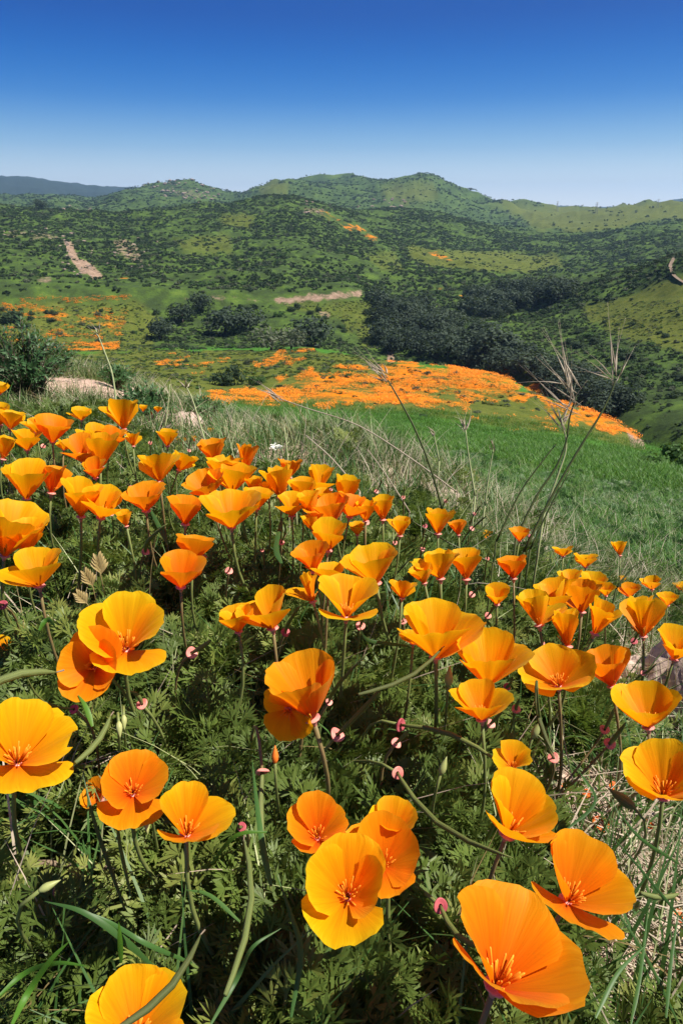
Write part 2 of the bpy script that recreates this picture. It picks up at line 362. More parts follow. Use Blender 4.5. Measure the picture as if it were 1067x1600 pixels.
def terr(X, Y):
    X = np.atleast_1d(np.asarray(X, float)); Y = np.atleast_1d(np.asarray(Y, float))
    r = np.hypot(X, Y) + 1e-6; az = np.degrees(np.arctan2(X, Y))
    Z = np.where(r < 1.35, Gnear(X, Y), base_tan(az, np.log(np.maximum(r, 1.35))) * r)
    s = lambda a, b: np.clip((r - a) / (b - a), 0, 1)
    Z = Z + (fbm(X * 9, Y * 9, 3, 3) - .5) * .022 * (1 - s(3, 12))
    Z = Z + (fbm(X * 1.1, Y * 1.1, 5, 4) - .5) * .16 * s(2.2, 6) * (1 - s(90, 140))
    Z = Z + (fbm(X / 9, Y / 9, 11, 4) - .5) * 1.1 * s(30, 90)
    Z = Z + (fbm(X / 75, Y / 75, 21, 3, .45, True) - .62) * 13 * s(255, 420) * (1 - .5 * s(2000, 3000))
    Z = Z + (fbm(X / 26, Y / 26, 25, 3, .5, True) - .6) * 4.5 * s(300, 500)
    Z = Z + ((fbm(X / 330, Y / 330, 31, 4, .45, True) - .62) * 55 + (fbm(X / 120, Y / 120, 36, 3, .45) - .5) * 22) * s(1150, 1900)
    return Z
def proj(X, Y, Z):
    d = Y * CP - Z * SP; u = Y * SP + Z * CP
    d = np.where(np.abs(d) < 1e-6, 1e-6, d)
    return 533.5 + FPX * X / d, 800 - FPX * u / d, d
def hit(x, y, rmin=1.0, rmax=8000, n=900):
    """first terrain point along the ray of a photograph pixel"""
    v = ray(x, y); hh = math.hypot(v.x, v.y)
    r = np.exp(np.linspace(math.log(rmin), math.log(rmax), n)); d = r / hh
    z = terr(v.x * d, v.y * d); below = np.where(v.z * d <= z)[0]
    k = below[0] if len(below) else n - 1
    return Vector((v.x * d[k], v.y * d[k], z[k]))

cols = np.concatenate([np.linspace(-180, -46, 60, endpoint=False), np.linspace(-46, -36, 30, endpoint=False), np.linspace(-36, 36, 640, endpoint=False), np.linspace(36, 46, 30, endpoint=False), np.linspace(46, 180, 60, endpoint=False)])
ge = lambda a, b, n: np.exp(np.linspace(math.log(a), math.log(b), n, endpoint=False))
rows = np.concatenate([ge(.04, 1.4, 70), ge(1.4, 95, 130), ge(95, 300, 150), ge(300, 1150, 190), ge(1150, 8500, 110)])
NA, NR = len(cols), len(rows)
AA, RR = np.meshgrid(np.radians(cols), rows)
TX = (RR * np.sin(AA)).ravel(); TY = (RR * np.cos(AA)).ravel(); TZ = terr(TX, TY)
TR = RR.ravel()
PX, PY, PD = proj(TX, TY, TZ)
def inpoly(px, py, poly):
    ins = np.zeros(px.shape, bool); n = len(poly); j = n - 1
    for i in range(n):
        xi, yi = poly[i]; xj, yj = poly[j]
        c = ((yi > py) != (yj > py))
        with np.errstate(divide='ignore', invalid='ignore'):
            ins ^= c & (px < (xj - xi) * (py - yi) / (yj - yi) + xi)
        j = i
    return ins
ORANGE = [
 (1.0, 88, 235, 13, [(312,618),(420,600),(470,590),(560,570),(640,566),(720,573),(800,593),(870,626),(960,656),(1004,692),(985,694),(905,672),(880,655),(800,628),(745,640),(700,640),(640,632),(560,634),(430,636),(330,630)]),
 (.62, 150, 240, 9, [(232,554),(300,551),(352,560),(330,580),(265,576)]), (.6, 150, 240, 9, [(398,562),(470,546),(505,548),(492,568),(410,572)]),
 (.6, 150, 235, 3, [(250,620),(300,622),(300,632),(250,630)]),
 (.62, 80, 150, 5, [(600,625),(700,640),(860,650),(880,690),(760,672),(690,655),(600,645)]),
 (.95, 240, 400, 4, [(0,474),(60,476),(110,490),(60,492),(0,488)]), (.7, 240, 400, 3, [(30,464),(205,461),(205,469),(30,473)]),
 (.85, 240, 400, 7, [(150,488),(195,503),(182,525),(160,512)]), (.8, 240, 400, 7, [(115,515),(155,528),(155,560),(112,545)]), (.66, 240, 400, 8, [(0,490),(200,480),(180,550),(60,560),(0,530)]),
 (.95, 500, 1200, 5, [(490,320),(510,325),(590,372),(570,378)]), (1, 400, 900, 4, [(655,386),(690,392),(715,408),(690,406)]),
 (.9, 300, 700, 2, [(672,442),(700,450),(702,460),(678,452)]), (.9, 300, 700, 2, [(714,452),(726,456),(735,476),(722,472)]), (.6, 350, 600, 3, [(185,430),(205,434),(205,442),(185,440)]),
]
DIRT = [
 (1.0, 300, 900, 7, [(90,368),(108,372),(124,402),(158,434),(140,438),(110,406)]), (.55, 300, 900, 9, [(170,372),(225,388),(245,415),(205,420),(180,400)]),
 (.5, 400, 900, 4, [(0,358),(95,366),(85,378),(0,374)]), (.6, 300, 700, 3, [(60,432),(80,434),(82,443),(62,442)]), (.6, 345, 380, 2, [(255,456),(380,461),(440,466),(440,472),(255,466)]),
 (.95, 345, 390, 2, [(425,466),(500,460),(565,453),(565,463),(430,476)]), (.9, 300, 360, 2, [(500,482),(520,486),(518,498),(502,494)]),
 (.9, 180, 300, 2, [(600,535),(614,535),(620,574),(605,574)]), (.8, 95, 160, 3, [(972,668),(1006,688),(1012,740),(985,705)]),
 (.5, 1500, 3300, 6, [(255,288),(300,292),(345,305),(330,312),(280,304)]), (.5, 600, 1100, 4, [(470,325),(510,322),(520,335),(480,335)]),
]
GRASSY = [   # yellow-green grassland without shrubs
 (1, 150, 420, 7, [(900,480),(985,462),(1067,432),(1200,430),(1200,600),(1067,548),(1000,540),(940,520)]),
 (.9, 235, 356, 4, [(-300,474),(210,473),(260,500),(240,552),(-300,556)]), (.7, 235, 356, 5, [(430,476),(600,468),(620,520),(560,545),(540,500)]),
 (1, 95, 262, 4, [(-300,555),(480,545),(600,562),(860,622),(1003,690),(1003,760),(-300,700)]),
 (.9, 500, 1000, 5, [(640,385),(760,395),(860,400),(880,420),(780,428),(700,418),(650,408)]),
 (.95, 1200, 3200, 6, [(770,322),(860,322),(1000,318),(1300,305),(1300,352),(1010,348),(900,372),(820,352)]),
 (.8, 550, 1000, 7, [(340,335),(400,330),(395,352),(345,352)]), (.7, 420, 700, 7, [(270,372),(360,365),(365,395),(300,395)]), (.7, 420, 700, 6, [(330,422),(385,420),(390,445),(330,448)]),
 (.8, 1500, 3000, 5, [(400,290),(455,285),(450,305),(410,312)]), (.7, 1500, 3000, 5, [(590,290),(680,285),(690,310),(640,322),(600,310)]),
 (.6, 500, 1000, 5, [(560,395),(610,392),(640,420),(600,430)]),
]
def maskof(defs, px, py, pr, X, Y):
    m = np.zeros(px.shape)
    sc_ = np.maximum(pr, 2) / 160
    for st, r0, r1, jit, poly in defs:
        jx = (fbm(X / (4 * sc_), Y / (4 * sc_), 41, 3) - .5) * jit * 6; jy = (fbm(X / (4 * sc_), Y / (4 * sc_), 47, 3) - .5) * jit * 3
        ok = (pr > r0) & (pr < r1)
        idx = np.where(ok)[0]
        if len(idx) == 0: continue
        q = inpoly(px[idx] + jx[idx], py[idx] + jy[idx], poly)
        m[idx] = np.maximum(m[idx], st * q)
    return m
infront = PD > 0
PXv = np.where(infront, PX, -9999); PYv = np.where(infront, PY, -9999)
m_or = maskof(ORANGE, PXv, PYv, TR, TX, TY); m_di = maskof(DIRT, PXv, PYv, TR, TX, TY); m_gr = maskof(GRASSY, PXv, PYv, TR, TX, TY)
m_lu = np.maximum(inpoly(PXv, PYv, [(-400,548),(480,542),(600,560),(700,572),(800,592),(880,628),(1006,692),(1067,712),(1300,720),(1300,2500),(-400,2500)]) & (TR < 264), TR < 60).astype(float)
# bare pinkish soil along the near crest, in the world: circles round hit points
SOIL = [(150,606,.26),(135,598,.2),(175,625,.16),(280,662,.26),(300,685,.24),(325,706,.18),(345,730,.15),(395,720,.24),(430,735,.18),(300,645,.18),(480,735,.10),(560,765,.10),(720,795,.14),(640,775,.10),(960,1040,.13),(1030,1080,.2),(940,1310,.13),(1010,1400,.12),(980,1470,.1),(820,905,.09),(880,870,.08)]
near = TR < 6
for sx, sy, sr in SOIL:
    p = hit(sx, sy, .25, 6, 500)
    dd = np.hypot(TX[near] - p.x, TY[near] - p.y) / sr
    dd = dd + (fbm(TX[near] * 14, TY[near] * 14, 61, 3) - .5) * .9
    m_di[near] = np.maximum(m_di[near], np.clip(1.5 - dd, 0, 1))
cap = np.array([[0, 0, float(Gnear(0, 0))]])
co = np.concatenate([np.stack([TX, TY, TZ], 1), cap]).astype(np.float32)
i = np.arange(NR - 1)[:, None] * NA; j = np.arange(NA)[None, :]; j2 = (j + 1) % NA
quads = np.stack([(i + j), (i + j2), (i + NA + j2), (i + NA + j)], -1).reshape(-1, 4)[:, ::-1]
tris = np.stack([np.full(NA, NR * NA), (np.arange(NA) + 1) % NA, np.arange(NA)], 1)[:, ::-1]
tm = D.meshes.new('ground')
nq = len(quads); ntri = len(tris)
tm.vertices.add(len(co)); tm.vertices.foreach_set('co', co.ravel())
tm.loops.add(nq * 4 + ntri * 3); tm.loops.foreach_set('vertex_index', np.concatenate([quads[:, ::-1].ravel()[::1], tris.ravel()]).astype(np.int32))
tm.polygons.add(nq + ntri)
tm.polygons.foreach_set('loop_start', np.concatenate([np.arange(nq) * 4, nq * 4 + np.arange(ntri) * 3]).astype(np.int32))
tm.polygons.foreach_set('use_smooth', np.ones(nq + ntri, bool))
tm.update(calc_edges=True); tm.validate()
ap = lambda q: np.concatenate([q, [0]])
def blur(m):
    m = blur1(blur1(blur1(m))); return m
def blur1(m):
    q = m.reshape(NR, NA); q = (np.roll(q, 1, 1) + 2 * q + np.roll(q, -1, 1)) / 4
    q2 = q.copy(); q2[1:-1] = (q[:-2] + 2 * q[1:-1] + q[2:]) / 4; return q2.ravel()
A1 = np.stack([ap(blur(m_or)), ap(blur(m_di)), ap(blur(m_gr)), ap(blur(m_lu))], 1).astype(np.float32)
ca = tm.attributes.new('cover', 'FLOAT_COLOR', 'POINT'); ca.data.foreach_set('color', A1.ravel())
ra = tm.attributes.new('dist', 'FLOAT', 'POINT'); ra.data.foreach_set('value', ap(np.log10(TR)).astype(np.float32))

m, t = newmat('ground_cover')
geo = t.n('ShaderNodeNewGeometry'); pos = geo.outputs['Position']
at = t.n('ShaderNodeAttribute', attribute_name='cover'); sp = t.n('ShaderNodeSeparateColor'); t.l(at.outputs['Color'], sp.inputs[0])
ad = t.n('ShaderNodeAttribute', attribute_name='dist'); ld = ad.outputs['Fac']
def band(a, b): return t.math('DIVIDE', t.math('SUBTRACT', ld, a), b - a, clamp=True)
# near ground: dark leaf mould and dry crumbs
soil = t.ramp(t.noise(pos, 90, 5, .7), [(.3, (.030, .022, .015)), (.55, (.085, .062, .042)), (.75, (.20, .15, .11))])
lush = t.ramp(t.noise(pos, 2.2, 6, .65), [(.3, (.03, .095, .012)), (.55, (.055, .16, .02)), (.75, (.11, .20, .04))])
lush = t.mix(t.math('MULTIPLY', band(.9, 1.6), .75), lush, t.ramp(t.noise(pos, .12, 6, .6), [(.3, (.032, .12, .012)), (.6, (.062, .18, .018)), (.8, (.11, .20, .03))]))
brush = t.ramp(t.noise(pos, .10, 6, .7), [(.3, (.026, .042, .014)), (.46, (.042, .070, .018)), (.58, (.066, .115, .02)), (.74, (.12, .18, .03))])
brush = t.mix(t.math('MULTIPLY', band(3.0, 3.4), .8), brush, t.ramp(t.noise(pos, .02, 7, .65), [(.35, (.028, .050, .018)), (.52, (.055, .098, .024)), (.66, (.11, .17, .035))]))
brush = t.mix(t.math('MULTIPLY', band(3.47, 3.6), .9), brush, (.018, .030, .022))
grassy = t.ramp(t.noise(pos, .25, 6, .7), [(.3, (.055, .075, .012)), (.5, (.095, .118, .018)), (.75, (.15, .155, .03))])
dirt = t.ramp(t.noise(pos, .35, 6, .7), [(.3, (.14, .095, .06)), (.55, (.30, .21, .15)), (.78, (.44, .33, .25))])
ndirt = t.ramp(t.noise(pos, 45, 6, .75), [(.3, (.26, .165, .12)), (.5, (.50, .35, .275)), (.72, (.66, .51, .42))])
dirt = t.mix(band(.6, 1.2), ndirt, dirt)
col = t.mix(band(.2, .62), soil, lush)
col = t.mix(at.outputs['Alpha'], brush, col)
gm = sp.outputs[2]
ofs = t.noise(pos, .07, 3, .5)
g2 = t.math('MULTIPLY', gm, band(1.75, 2.0))
col = t.mix(g2, col, grassy)
dn = t.mix(band(.6, 1.4), t.noise(pos, 30, 4, .7), t.noise(pos, .5, 5, .7))
dn = t.math('ADD', t.math('MULTIPLY', t.noise(pos, .12, 4, .7), band(1.6, 2.2)), dn)
dm = t.math('MULTIPLY', t.math('SUBTRACT', t.math('ADD', sp.outputs[1], dn), t.math('MULTIPLY_ADD', band(1.6, 2.2), .78, .62)), 3.2, clamp=True)
dm = t.math('MULTIPLY', dm, t.math('MULTIPLY', sp.outputs[1], 1.8, clamp=True))
col = t.mix(dm, col, dirt)
o1 = t.noise(pos, 1.15, 4, .75); o2 = t.noise(pos, .11, 4, .65)
os_ = t.math('ADD', t.math('MULTIPLY', o1, .55), t.math('MULTIPLY', o2, .85))
om = t.math('MULTIPLY', t.math('SUBTRACT', t.math('ADD', t.math('MULTIPLY', sp.outputs[0], .46), t.math('MULTIPLY_ADD', t.math('SUBTRACT', t.noise(pos, .05, 2, .5), .5), .7, os_)), 1.10), 5.0, clamp=True)
om = t.math('MULTIPLY', om, t.math('MULTIPLY', sp.outputs[0], 3.0, clamp=True))
orange = t.ramp(t.noise(pos, 1.6, 4, .7), [(.3, (.52, .13, .003)), (.5, (.74, .20, .003)), (.75, (.88, .30, .004))])
col = t.mix(om, col, orange)
b = t.n('ShaderNodeBsdfPrincipled', Roughness=.9); b.inputs['Specular IOR Level'].default_value = .1
t.l(col, b.inputs['Base Color'])
bn = t.mix(band(.5, 1.6), t.noise(pos, 60, 5, .7), t.noise(pos, .9, 6, .75))
bp = t.n('ShaderNodeBump', Strength=.6); t.l(t.math('MULTIPLY_ADD', band(.5, 2.2), .6, .015), bp.inputs['Distance']); t.l(bn, bp.inputs['Height']); t.l(bp.outputs[0], b.inputs['Normal'])
o = t.n('ShaderNodeOutputMaterial'); t.l(b.outputs[0], o.inputs[0])
M['ground'] = m
tag(link('ground', tm, m), kind='structure')
def cover_at(X, Y, Z):
    px, py, pd = proj(X, Y, Z); r = np.hypot(X, Y)
    px = np.where(pd > 0, px, -9999); py = np.where(pd > 0, py, -9999)
    return maskof(ORANGE, px, py, r, X, Y), maskof(DIRT, px, py, r, X, Y), maskof(GRASSY, px, py, r, X, Y), px, py

# air
hz, t = newmat('haze'); pv = t.n('ShaderNodeVolumePrincipled', Density=9.5e-5); pv.inputs['Color'].default_value = (.40, .66, 1, 1); pv.inputs['Anisotropy'].default_value = .2
o = t.n('ShaderNodeOutputMaterial'); t.l(pv.outputs[0], o.inputs['Volume'])
zmin = float(TZ.min()) - 1.5; zmax = float(TZ.max()) + 40
mb = MB(); q = 8700
vv = [(x, y, z) for z in (zmin, zmax) for (x, y) in ((-q, -q), (q, -q), (q, q), (-q, q))]
mb.add(vv, [(3, 2, 1, 0), (4, 5, 6, 7), (0, 1, 5, 4), (1, 2, 6, 5), (2, 3, 7, 6), (3, 0, 4, 7)])
tag(mb.build('haze', hz, smooth=False), kind='stuff')

# ---------------------------------------------------------------- scatter with geometry nodes (only for what nobody could count)
def hidden_col(name, objs):
    c = D.collections.new(name)
    for o in objs:
        for cc in list(o.users_collection): cc.objects.unlink(o)
        c.objects.link(o)
    return c
def proto(name, mb, m): 
    me = mb.mesh(name, False); me.materials.append(m); return D.objects.new(name, me)
def scatter(name, pts, scl, rot, protos, cat, label):
    n = len(pts); me = D.meshes.new(name); me.vertices.add(n); me.vertices.foreach_set('co', np.asarray(pts, np.float32).ravel())
    a = me.attributes.new('scl', 'FLOAT_VECTOR', 'POINT'); a.data.foreach_set('vector', np.asarray(scl, np.float32).ravel())
    a = me.attributes.new('rot', 'FLOAT_VECTOR', 'POINT'); a.data.foreach_set('vector', np.asarray(rot, np.float32).ravel())
    o = D.objects.new(name, me); COL.objects.link(o)
    c = hidden_col(name + '_kinds', protos)
    g = D.node_groups.new(name, 'GeometryNodeTree')
    g.interface.new_socket('Geometry', in_out='INPUT', socket_type='NodeSocketGeometry'); g.interface.new_socket('Geometry', in_out='OUTPUT', socket_type='NodeSocketGeometry')
    N = g.nodes.new; L = g.links.new
    gi = N('NodeGroupInput'); go = N('NodeGroupOutput'); ci = N('GeometryNodeCollectionInfo'); ci.inputs['Collection'].default_value = c
    ci.inputs['Separate Children'].default_value = True; ci.inputs['Reset Children'].default_value = True
    ip = N('GeometryNodeInstanceOnPoints'); ip.inputs['Pick Instance'].default_value = True
    ns = N('GeometryNodeInputNamedAttribute'); ns.data_type = 'FLOAT_VECTOR'; ns.inputs['Name'].default_value = 'scl'
    nr = N('GeometryNodeInputNamedAttribute'); nr.data_type = 'FLOAT_VECTOR'; nr.inputs['Name'].default_value = 'rot'
    er = N('FunctionNodeEulerToRotation')
    L(gi.outputs[0], ip.inputs['Points']); L(ci.outputs[0], ip.inputs['Instance']); L(nr.outputs['Attribute'], er.inputs[0])
    L(er.outputs[0], ip.inputs['Rotation']); L(ns.outputs['Attribute'], ip.inputs['Scale'])
    rv = N('FunctionNodeRandomValue'); rv.data_type = 'INT'
    for s_ in rv.inputs:
        if s_.type == 'INT' and s_.name == 'Min': s_.default_value = 0
        if s_.type == 'INT' and s_.name == 'Max': s_.default_value = len(protos) - 1
    L([q for q in rv.outputs if q.type == 'INT'][0], ip.inputs['Instance Index'])
    L(ip.outputs[0], go.inputs[0])
    md = o.modifiers.new('scatter', 'NODES'); md.node_group = g
    tag(o, label, cat, kind='stuff'); return o
rng = np.random.default_rng(11)
def crown_mb(n, size, rx=1, ry=1, rz=.8, lobes=7, seed=0, flat=.0):
    """leaf clumps through a lumpy volume; unit radius, base near z=0"""
    rn = random.Random(seed); mb = MB()
    cs = []
    for k in range(lobes):
        a = rn.uniform(0, 6.28); q = rn.uniform(.2, .75); cs.append((Vector((math.cos(a) * q * rx, math.sin(a) * q * ry, rz * rn.uniform(.3, 1.15) * (1.15 - .55 * q))), rn.uniform(.24, .44)))
    for k in range(n):
        c, rad = cs[k % lobes]
        d = Vector((rn.gauss(0, 1), rn.gauss(0, 1), rn.gauss(0.25, 1))).normalized()
        p = c + d * rad * (rn.random() ** .35)
        if p.z < 0.02: p.z = rn.uniform(.02, .3)
        nrm_ = (d + Vector((rn.gauss(0, .45), rn.gauss(0, .45), rn.gauss(.2, .45)))).normalized()
        a = nrm_.orthogonal().normalized(); a.rotate(Matrix.Rotation(rn.uniform(0, 6.28), 3, nrm_)); b_ = nrm_.cross(a); s_ = size * rn.uniform(.55, 1.3)
        mb.add([p - a * s_, p + b_ * s_ * .55 - a * s_ * .1, p + a * s_, p - b_ * s_ * .55], [(0, 1, 2, 3)])
    return mb
# chaparral on the hills
def hillpoints(n, r0, r1, azmax=40):
    az = np.radians(rng.uniform(-azmax, azmax, n)); r = np.sqrt(rng.uniform(r0 * r0, r1 * r1, n))
    X = r * np.sin(az); Y = r * np.cos(az); Z = terr(X, Y); return X, Y, Z, r
pro = [proto('brush_clump', crown_mb(150, .2, seed=s, rz=.7), M['chap']) for s in range(3)] + [proto('brush_clump', crown_mb(150, .2, seed=9, rz=.6), M['sage']), proto('brush_clump', crown_mb(150, .2, seed=5, rz=.55), M['bushgreen'])]
ptl = []; scl_ = []
for (n, r0, r1, s0, s1, dens) in ((6000, 105, 180, .35, 1.1, .9), (16000, 180, 345, .4, 1.3, .9), (120000, 345, 1150, .7, 2.2, .97), (42000, 1150, 2600, 2.0, 4.2, .85)):
    X, Y, Z, r = hillpoints(n, r0, r1)
    mo, mdi, mg, px, py = cover_at(X, Y, Z)
    patch = fbm(X / 60, Y / 60, 71, 4) + .35 * (fbm(X / 14, Y / 14, 75, 2) - .5) + .55 * (.6 - fbm(X / 75, Y / 75, 21, 3, .45, True))
    keep = (rng.random(n) < np.clip((patch - .29) * 5.5, .14, 1) * dens) & (rng.random(n) > np.clip(mg * .97 + mdi * .9 + mo * 1.0, 0, .985))
    # nothing on the flat poppy field (individual bushes stand there)
    keep &= ~((r < 262) & inpoly(px, py, [(-400, 556), (240, 548), (480, 542), (600, 560), (700, 572), (800, 592), (880, 628), (1010, 695), (1200, 720), (1200, 900), (-400, 900)]))
    keep &= ~inpoly(px, py, [(-400, 463), (560, 458), (560, 474), (-400, 477)])
    X, Y, Z, r = X[keep], Y[keep], Z[keep], r[keep]
    s_ = rng.uniform(s0, s1, len(X)) * (0.7 + .6 * rng.random(len(X)) ** 2)
    ptl.append(np.stack([X, Y, Z - .15 * s_], 1)); scl_.append(np.stack([s_ * rng.uniform(.9, 1.4, len(X)), s_ * rng.uniform(.9, 1.4, len(X)), s_ * rng.uniform(.7, 1.1, len(X))], 1))
pts = np.concatenate(ptl); scs = np.concatenate(scl_)
rt = np.zeros_like(pts); rt[:, 2] = rng.uniform(0, 6.28, len(pts))
scatter('chaparral_brush', pts, scs, rt, pro, 'brush', 'dark green chaparral brush covering the hillsides across the valley')
print('brush', len(pts))

# low tufts that give the meadows their nap
n = 26000
az = np.radians(rng.uniform(-32, 30, n)); r = np.sqrt(rng.uniform(120 ** 2, 356 ** 2, n)); X = r * np.sin(az); Y = r * np.cos(az); Z = terr(X, Y)
mo, mdi, mg, px, py = cover_at(X, Y, Z)
keep = (py > 470) & (mg > 0) & (rng.random(n) < np.where(mo > .9, .25, .8) * np.clip((fbm(X / 12, Y / 12, 95, 3) - .3) * 3, .1, 1))
X, Y, Z = X[keep], Y[keep], Z[keep]; k = len(X); s_ = rng.uniform(.25, .75, k)
scatter('meadow_tufts', np.stack([X, Y, Z], 1), np.stack([s_ * 1.4, s_ * 1.4, s_ * .6], 1), np.stack([np.zeros(k), np.zeros(k), rng.uniform(0, 6.28, k)], 1), [proto('weed_tuft', crown_mb(45, .3, seed=s, rz=.6), M[q]) for s, q in ((21, 'olive'), (22, 'bushgreen'), (23, 'olive'), (24, 'sage'))], 'weeds', 'low tufts of weeds over the meadows below')
# the poppies of the far field: too many to count
def dots(seed, n, rad, m_):
    rn = random.Random(seed); mb = MB()
    for k in range(n):
        a = rn.uniform(0, 6.28); q = rn.random() ** .5 * rad; p = Vector((math.cos(a) * q, math.sin(a) * q, rn.uniform(.12, .42))); s_ = rn.uniform(.05, .10); b_ = rn.uniform(0, 6.28)
        u = Vector((math.cos(b_), math.sin(b_), rn.uniform(-.5, .5))) * s_; v = Vector((-math.sin(b_), math.cos(b_), rn.uniform(-.3, .8))) * s_
        mb.add([p - u, p + v * .8, p + u, p - v * .8], [(0, 1, 2, 3)])
    return mb
n = 120000
az = np.radians(rng.uniform(-33, 29, n)); r = np.sqrt(rng.uniform(88 ** 2, 350 ** 2, n)); X = r * np.sin(az); Y = r * np.cos(az); Z = terr(X, Y)
mo, mdi, mg, px, py = cover_at(X, Y, Z)
pt = .6 * fbm(X / 11, Y / 11, 91, 4) + .4 * fbm(X / 3, Y / 3, 93, 3); keep = rng.random(n) < np.clip((mo * np.where(r > 240, .34, .30) + pt - .71) * 5, 0, 1) * (mo > 0)
X, Y, Z = X[keep], Y[keep], Z[keep]; k = len(X); s_ = rng.uniform(.7, 1.3, k)
scatter('field_poppies', np.stack([X, Y, Z], 1), np.stack([s_, s_, s_], 1), np.stack([np.zeros(k), np.zeros(k), rng.uniform(0, 6.28, k)], 1), [proto('poppy_drift', dots(s, 26, .75, 0), M['fieldpoppy']) for s in range(3)], 'poppies', 'sheets of orange poppies covering the flat field below')
print('field poppies', k)

# pale rock outcrops on the far hills
def lump(seed):
    rn = random.Random(seed); mb = MB(); vs = []; fs = []
    for i_ in range(6):
        for k in range(8):
            th = math.pi * i_ / 5; ph = k * .785 + .3 * i_; e = rn.uniform(.75, 1.2); vs.append((math.sin(th) * math.cos(ph) * e, math.sin(th) * math.sin(ph) * e, math.cos(th) * .8 * e))
    for i_ in range(5):
        for k in range(8): fs.append((i_ * 8 + k, (i_ + 1) * 8 + k, (i_ + 1) * 8 + (k + 1) % 8, i_ * 8 + (k + 1) % 8))
    mb.add(vs, fs); return mb
ROCKP = [(x, y) for q, n_ in (((262,292,40,10),26), ((300,302,46,12),34), ((335,312,26,7),12), ((610,318,30,6),8), ((120,325,30,5),7), ((120,400,26,34),34), ((215,398,46,24),26), ((50,366,50,8),16), ((500,325,26,10),10), ((610,318,60,8),8)) for x, y in [(q[0] + random.uniform(-1, 1) * q[2], q[1] + random.uniform(-1, 1) * q[3]) for _ in range(n_)]]
pp = [hit(x, y, 280, 7000, 500) for x, y in ROCKP]; dd = [math.hypot(p.x, p.y) for p in pp]; ss = np.array([random.uniform(.7, 2.2) * d / FPX for d in dd])
scatter('outcrop_rocks', np.array([tuple(p) for p in pp]), np.stack([ss * 1.5, ss * 1.5, ss], 1), np.stack([np.zeros(len(pp)), np.zeros(len(pp)), rng.uniform(0, 6.28, len(pp))], 1), [proto('rock', lump(s), M['farrock']) for s in range(3)], 'rocks', 'pale rock outcrops scattered over the far hills')
# ---------------------------------------------------------------- trees and bushes one can tell apart
def oak_parts(seed, leaf, dens=900, bare=False):
    rn = random.Random(seed); tb = MB()
    tb.tube([(0, 0, -.06), (.01, .0, .1), (-.01, .015, .24)], [.05, .038, .03], 7)
    for k in range(6):
        a = k * 1.05 + rn.uniform(-.3, .3); l = rn.uniform(.22, .4)
        e = Vector((math.cos(a) * l, math.sin(a) * l, .24 + rn.uniform(.15, .5)))
        tb.tube(bez(Vector((-.01, .015, .2)), Vector((0, 0, .33)), e * .7, e, 4), [.026, .02, .014, .009, .004], 5)
    cb = crown_mb(dens, .062, .62, .62, .52, 13, seed)
    cb.v = [(x, y, z + .14) for x, y, z in cb.v]
    return tb.mesh('oak_trunk'), cb.mesh('oak_crown', False)
OAK = [oak_parts(s, 'oak') for s in (1, 2, 3)]
SPR = oak_parts(8, 'sage', 420)
for me_t, me_c in OAK: me_t.materials.append(M['bark']); me_c.materials.append(M['oak'])
SPR[0].materials.append(M['bark']); SPR[1].materials.append(M['sage'])
def tree(p, h, kind, name, label, cat, group=None, wide=1.0):
    e = empty(name, p, (0, 0, random.uniform(0, 6.28))); e.scale = (h * wide, h * wide * random.uniform(.9, 1.1), h)
    mt, mc = kind
    link('trunk', mt, None, e); link('crown', mc, None, e)
    return tag(e, label, cat, group)
def third(v, lo, hi, words): return words[min(2, max(0, int(3 * (v - lo) / (hi - lo + 1e-6))))]
def place_in(x, y, poly):
    xs = [p[0] for p in poly]; ys = [p[1] for p in poly]
    return third(y, min(ys), max(ys), ('back', 'middle', 'front')), third(x, min(xs), max(xs), ('left', 'central', 'right'))
def rand_in(poly, n, seed):
    rn = random.Random(seed); xs = [p[0] for p in poly]; ys = [p[1] for p in poly]; out = []
    while len(out) < n:
        x = rn.uniform(min(xs), max(xs)); y = rn.uniform(min(ys), max(ys))
        if inpoly(np.array([x]), np.array([y]), poly)[0]: out.append((x, y))
    return out
for (poly, n, h0, h1, lab, grp, sd) in (
    ([(588,535),(594,500),(612,482),(650,478),(720,520),(790,555),(850,592),(800,588),(700,568),(640,560),(600,558)], 58, 7.0, 12.0, 'canyon grove behind the poppy field', 'oaks filling the canyon behind the poppy field', 5),
    ([(800,560),(860,570),(930,605),(1000,655),(1006,672),(985,672),(940,648),(860,616),(800,588)], 30, 4.5, 7.5, 'ravine oaks beyond the field rim', 'oaks along the ravine at the right rim', 6),
    ([(725,490),(735,470),(790,455),(850,448),(905,452),(880,470),(820,485),(760,500)], 36, 7.5, 12, 'upper valley wood', 'oaks of the upper valley wood', 7)):
    placed = []
    for x, y in sorted(rand_in(poly, n * 3, sd), key=lambda q: q[1]):
        if any(abs(x - a) < 15 and abs(y - b) < 7 for a, b in placed): continue
        if len(placed) >= n: break
        placed.append((x, y))
    for x, y in placed:
        p = hit(x, y, 95, 2000, 700)
        tree(p - Vector((0, 0, .4)), random.uniform(h0, h1), OAK[random.randrange(3)], 'oak_tree', 'dark oak in the %s rows, %s part of the %s' % (*place_in(x, y, poly), lab), 'oak tree', grp, random.uniform(1.1, 1.5))
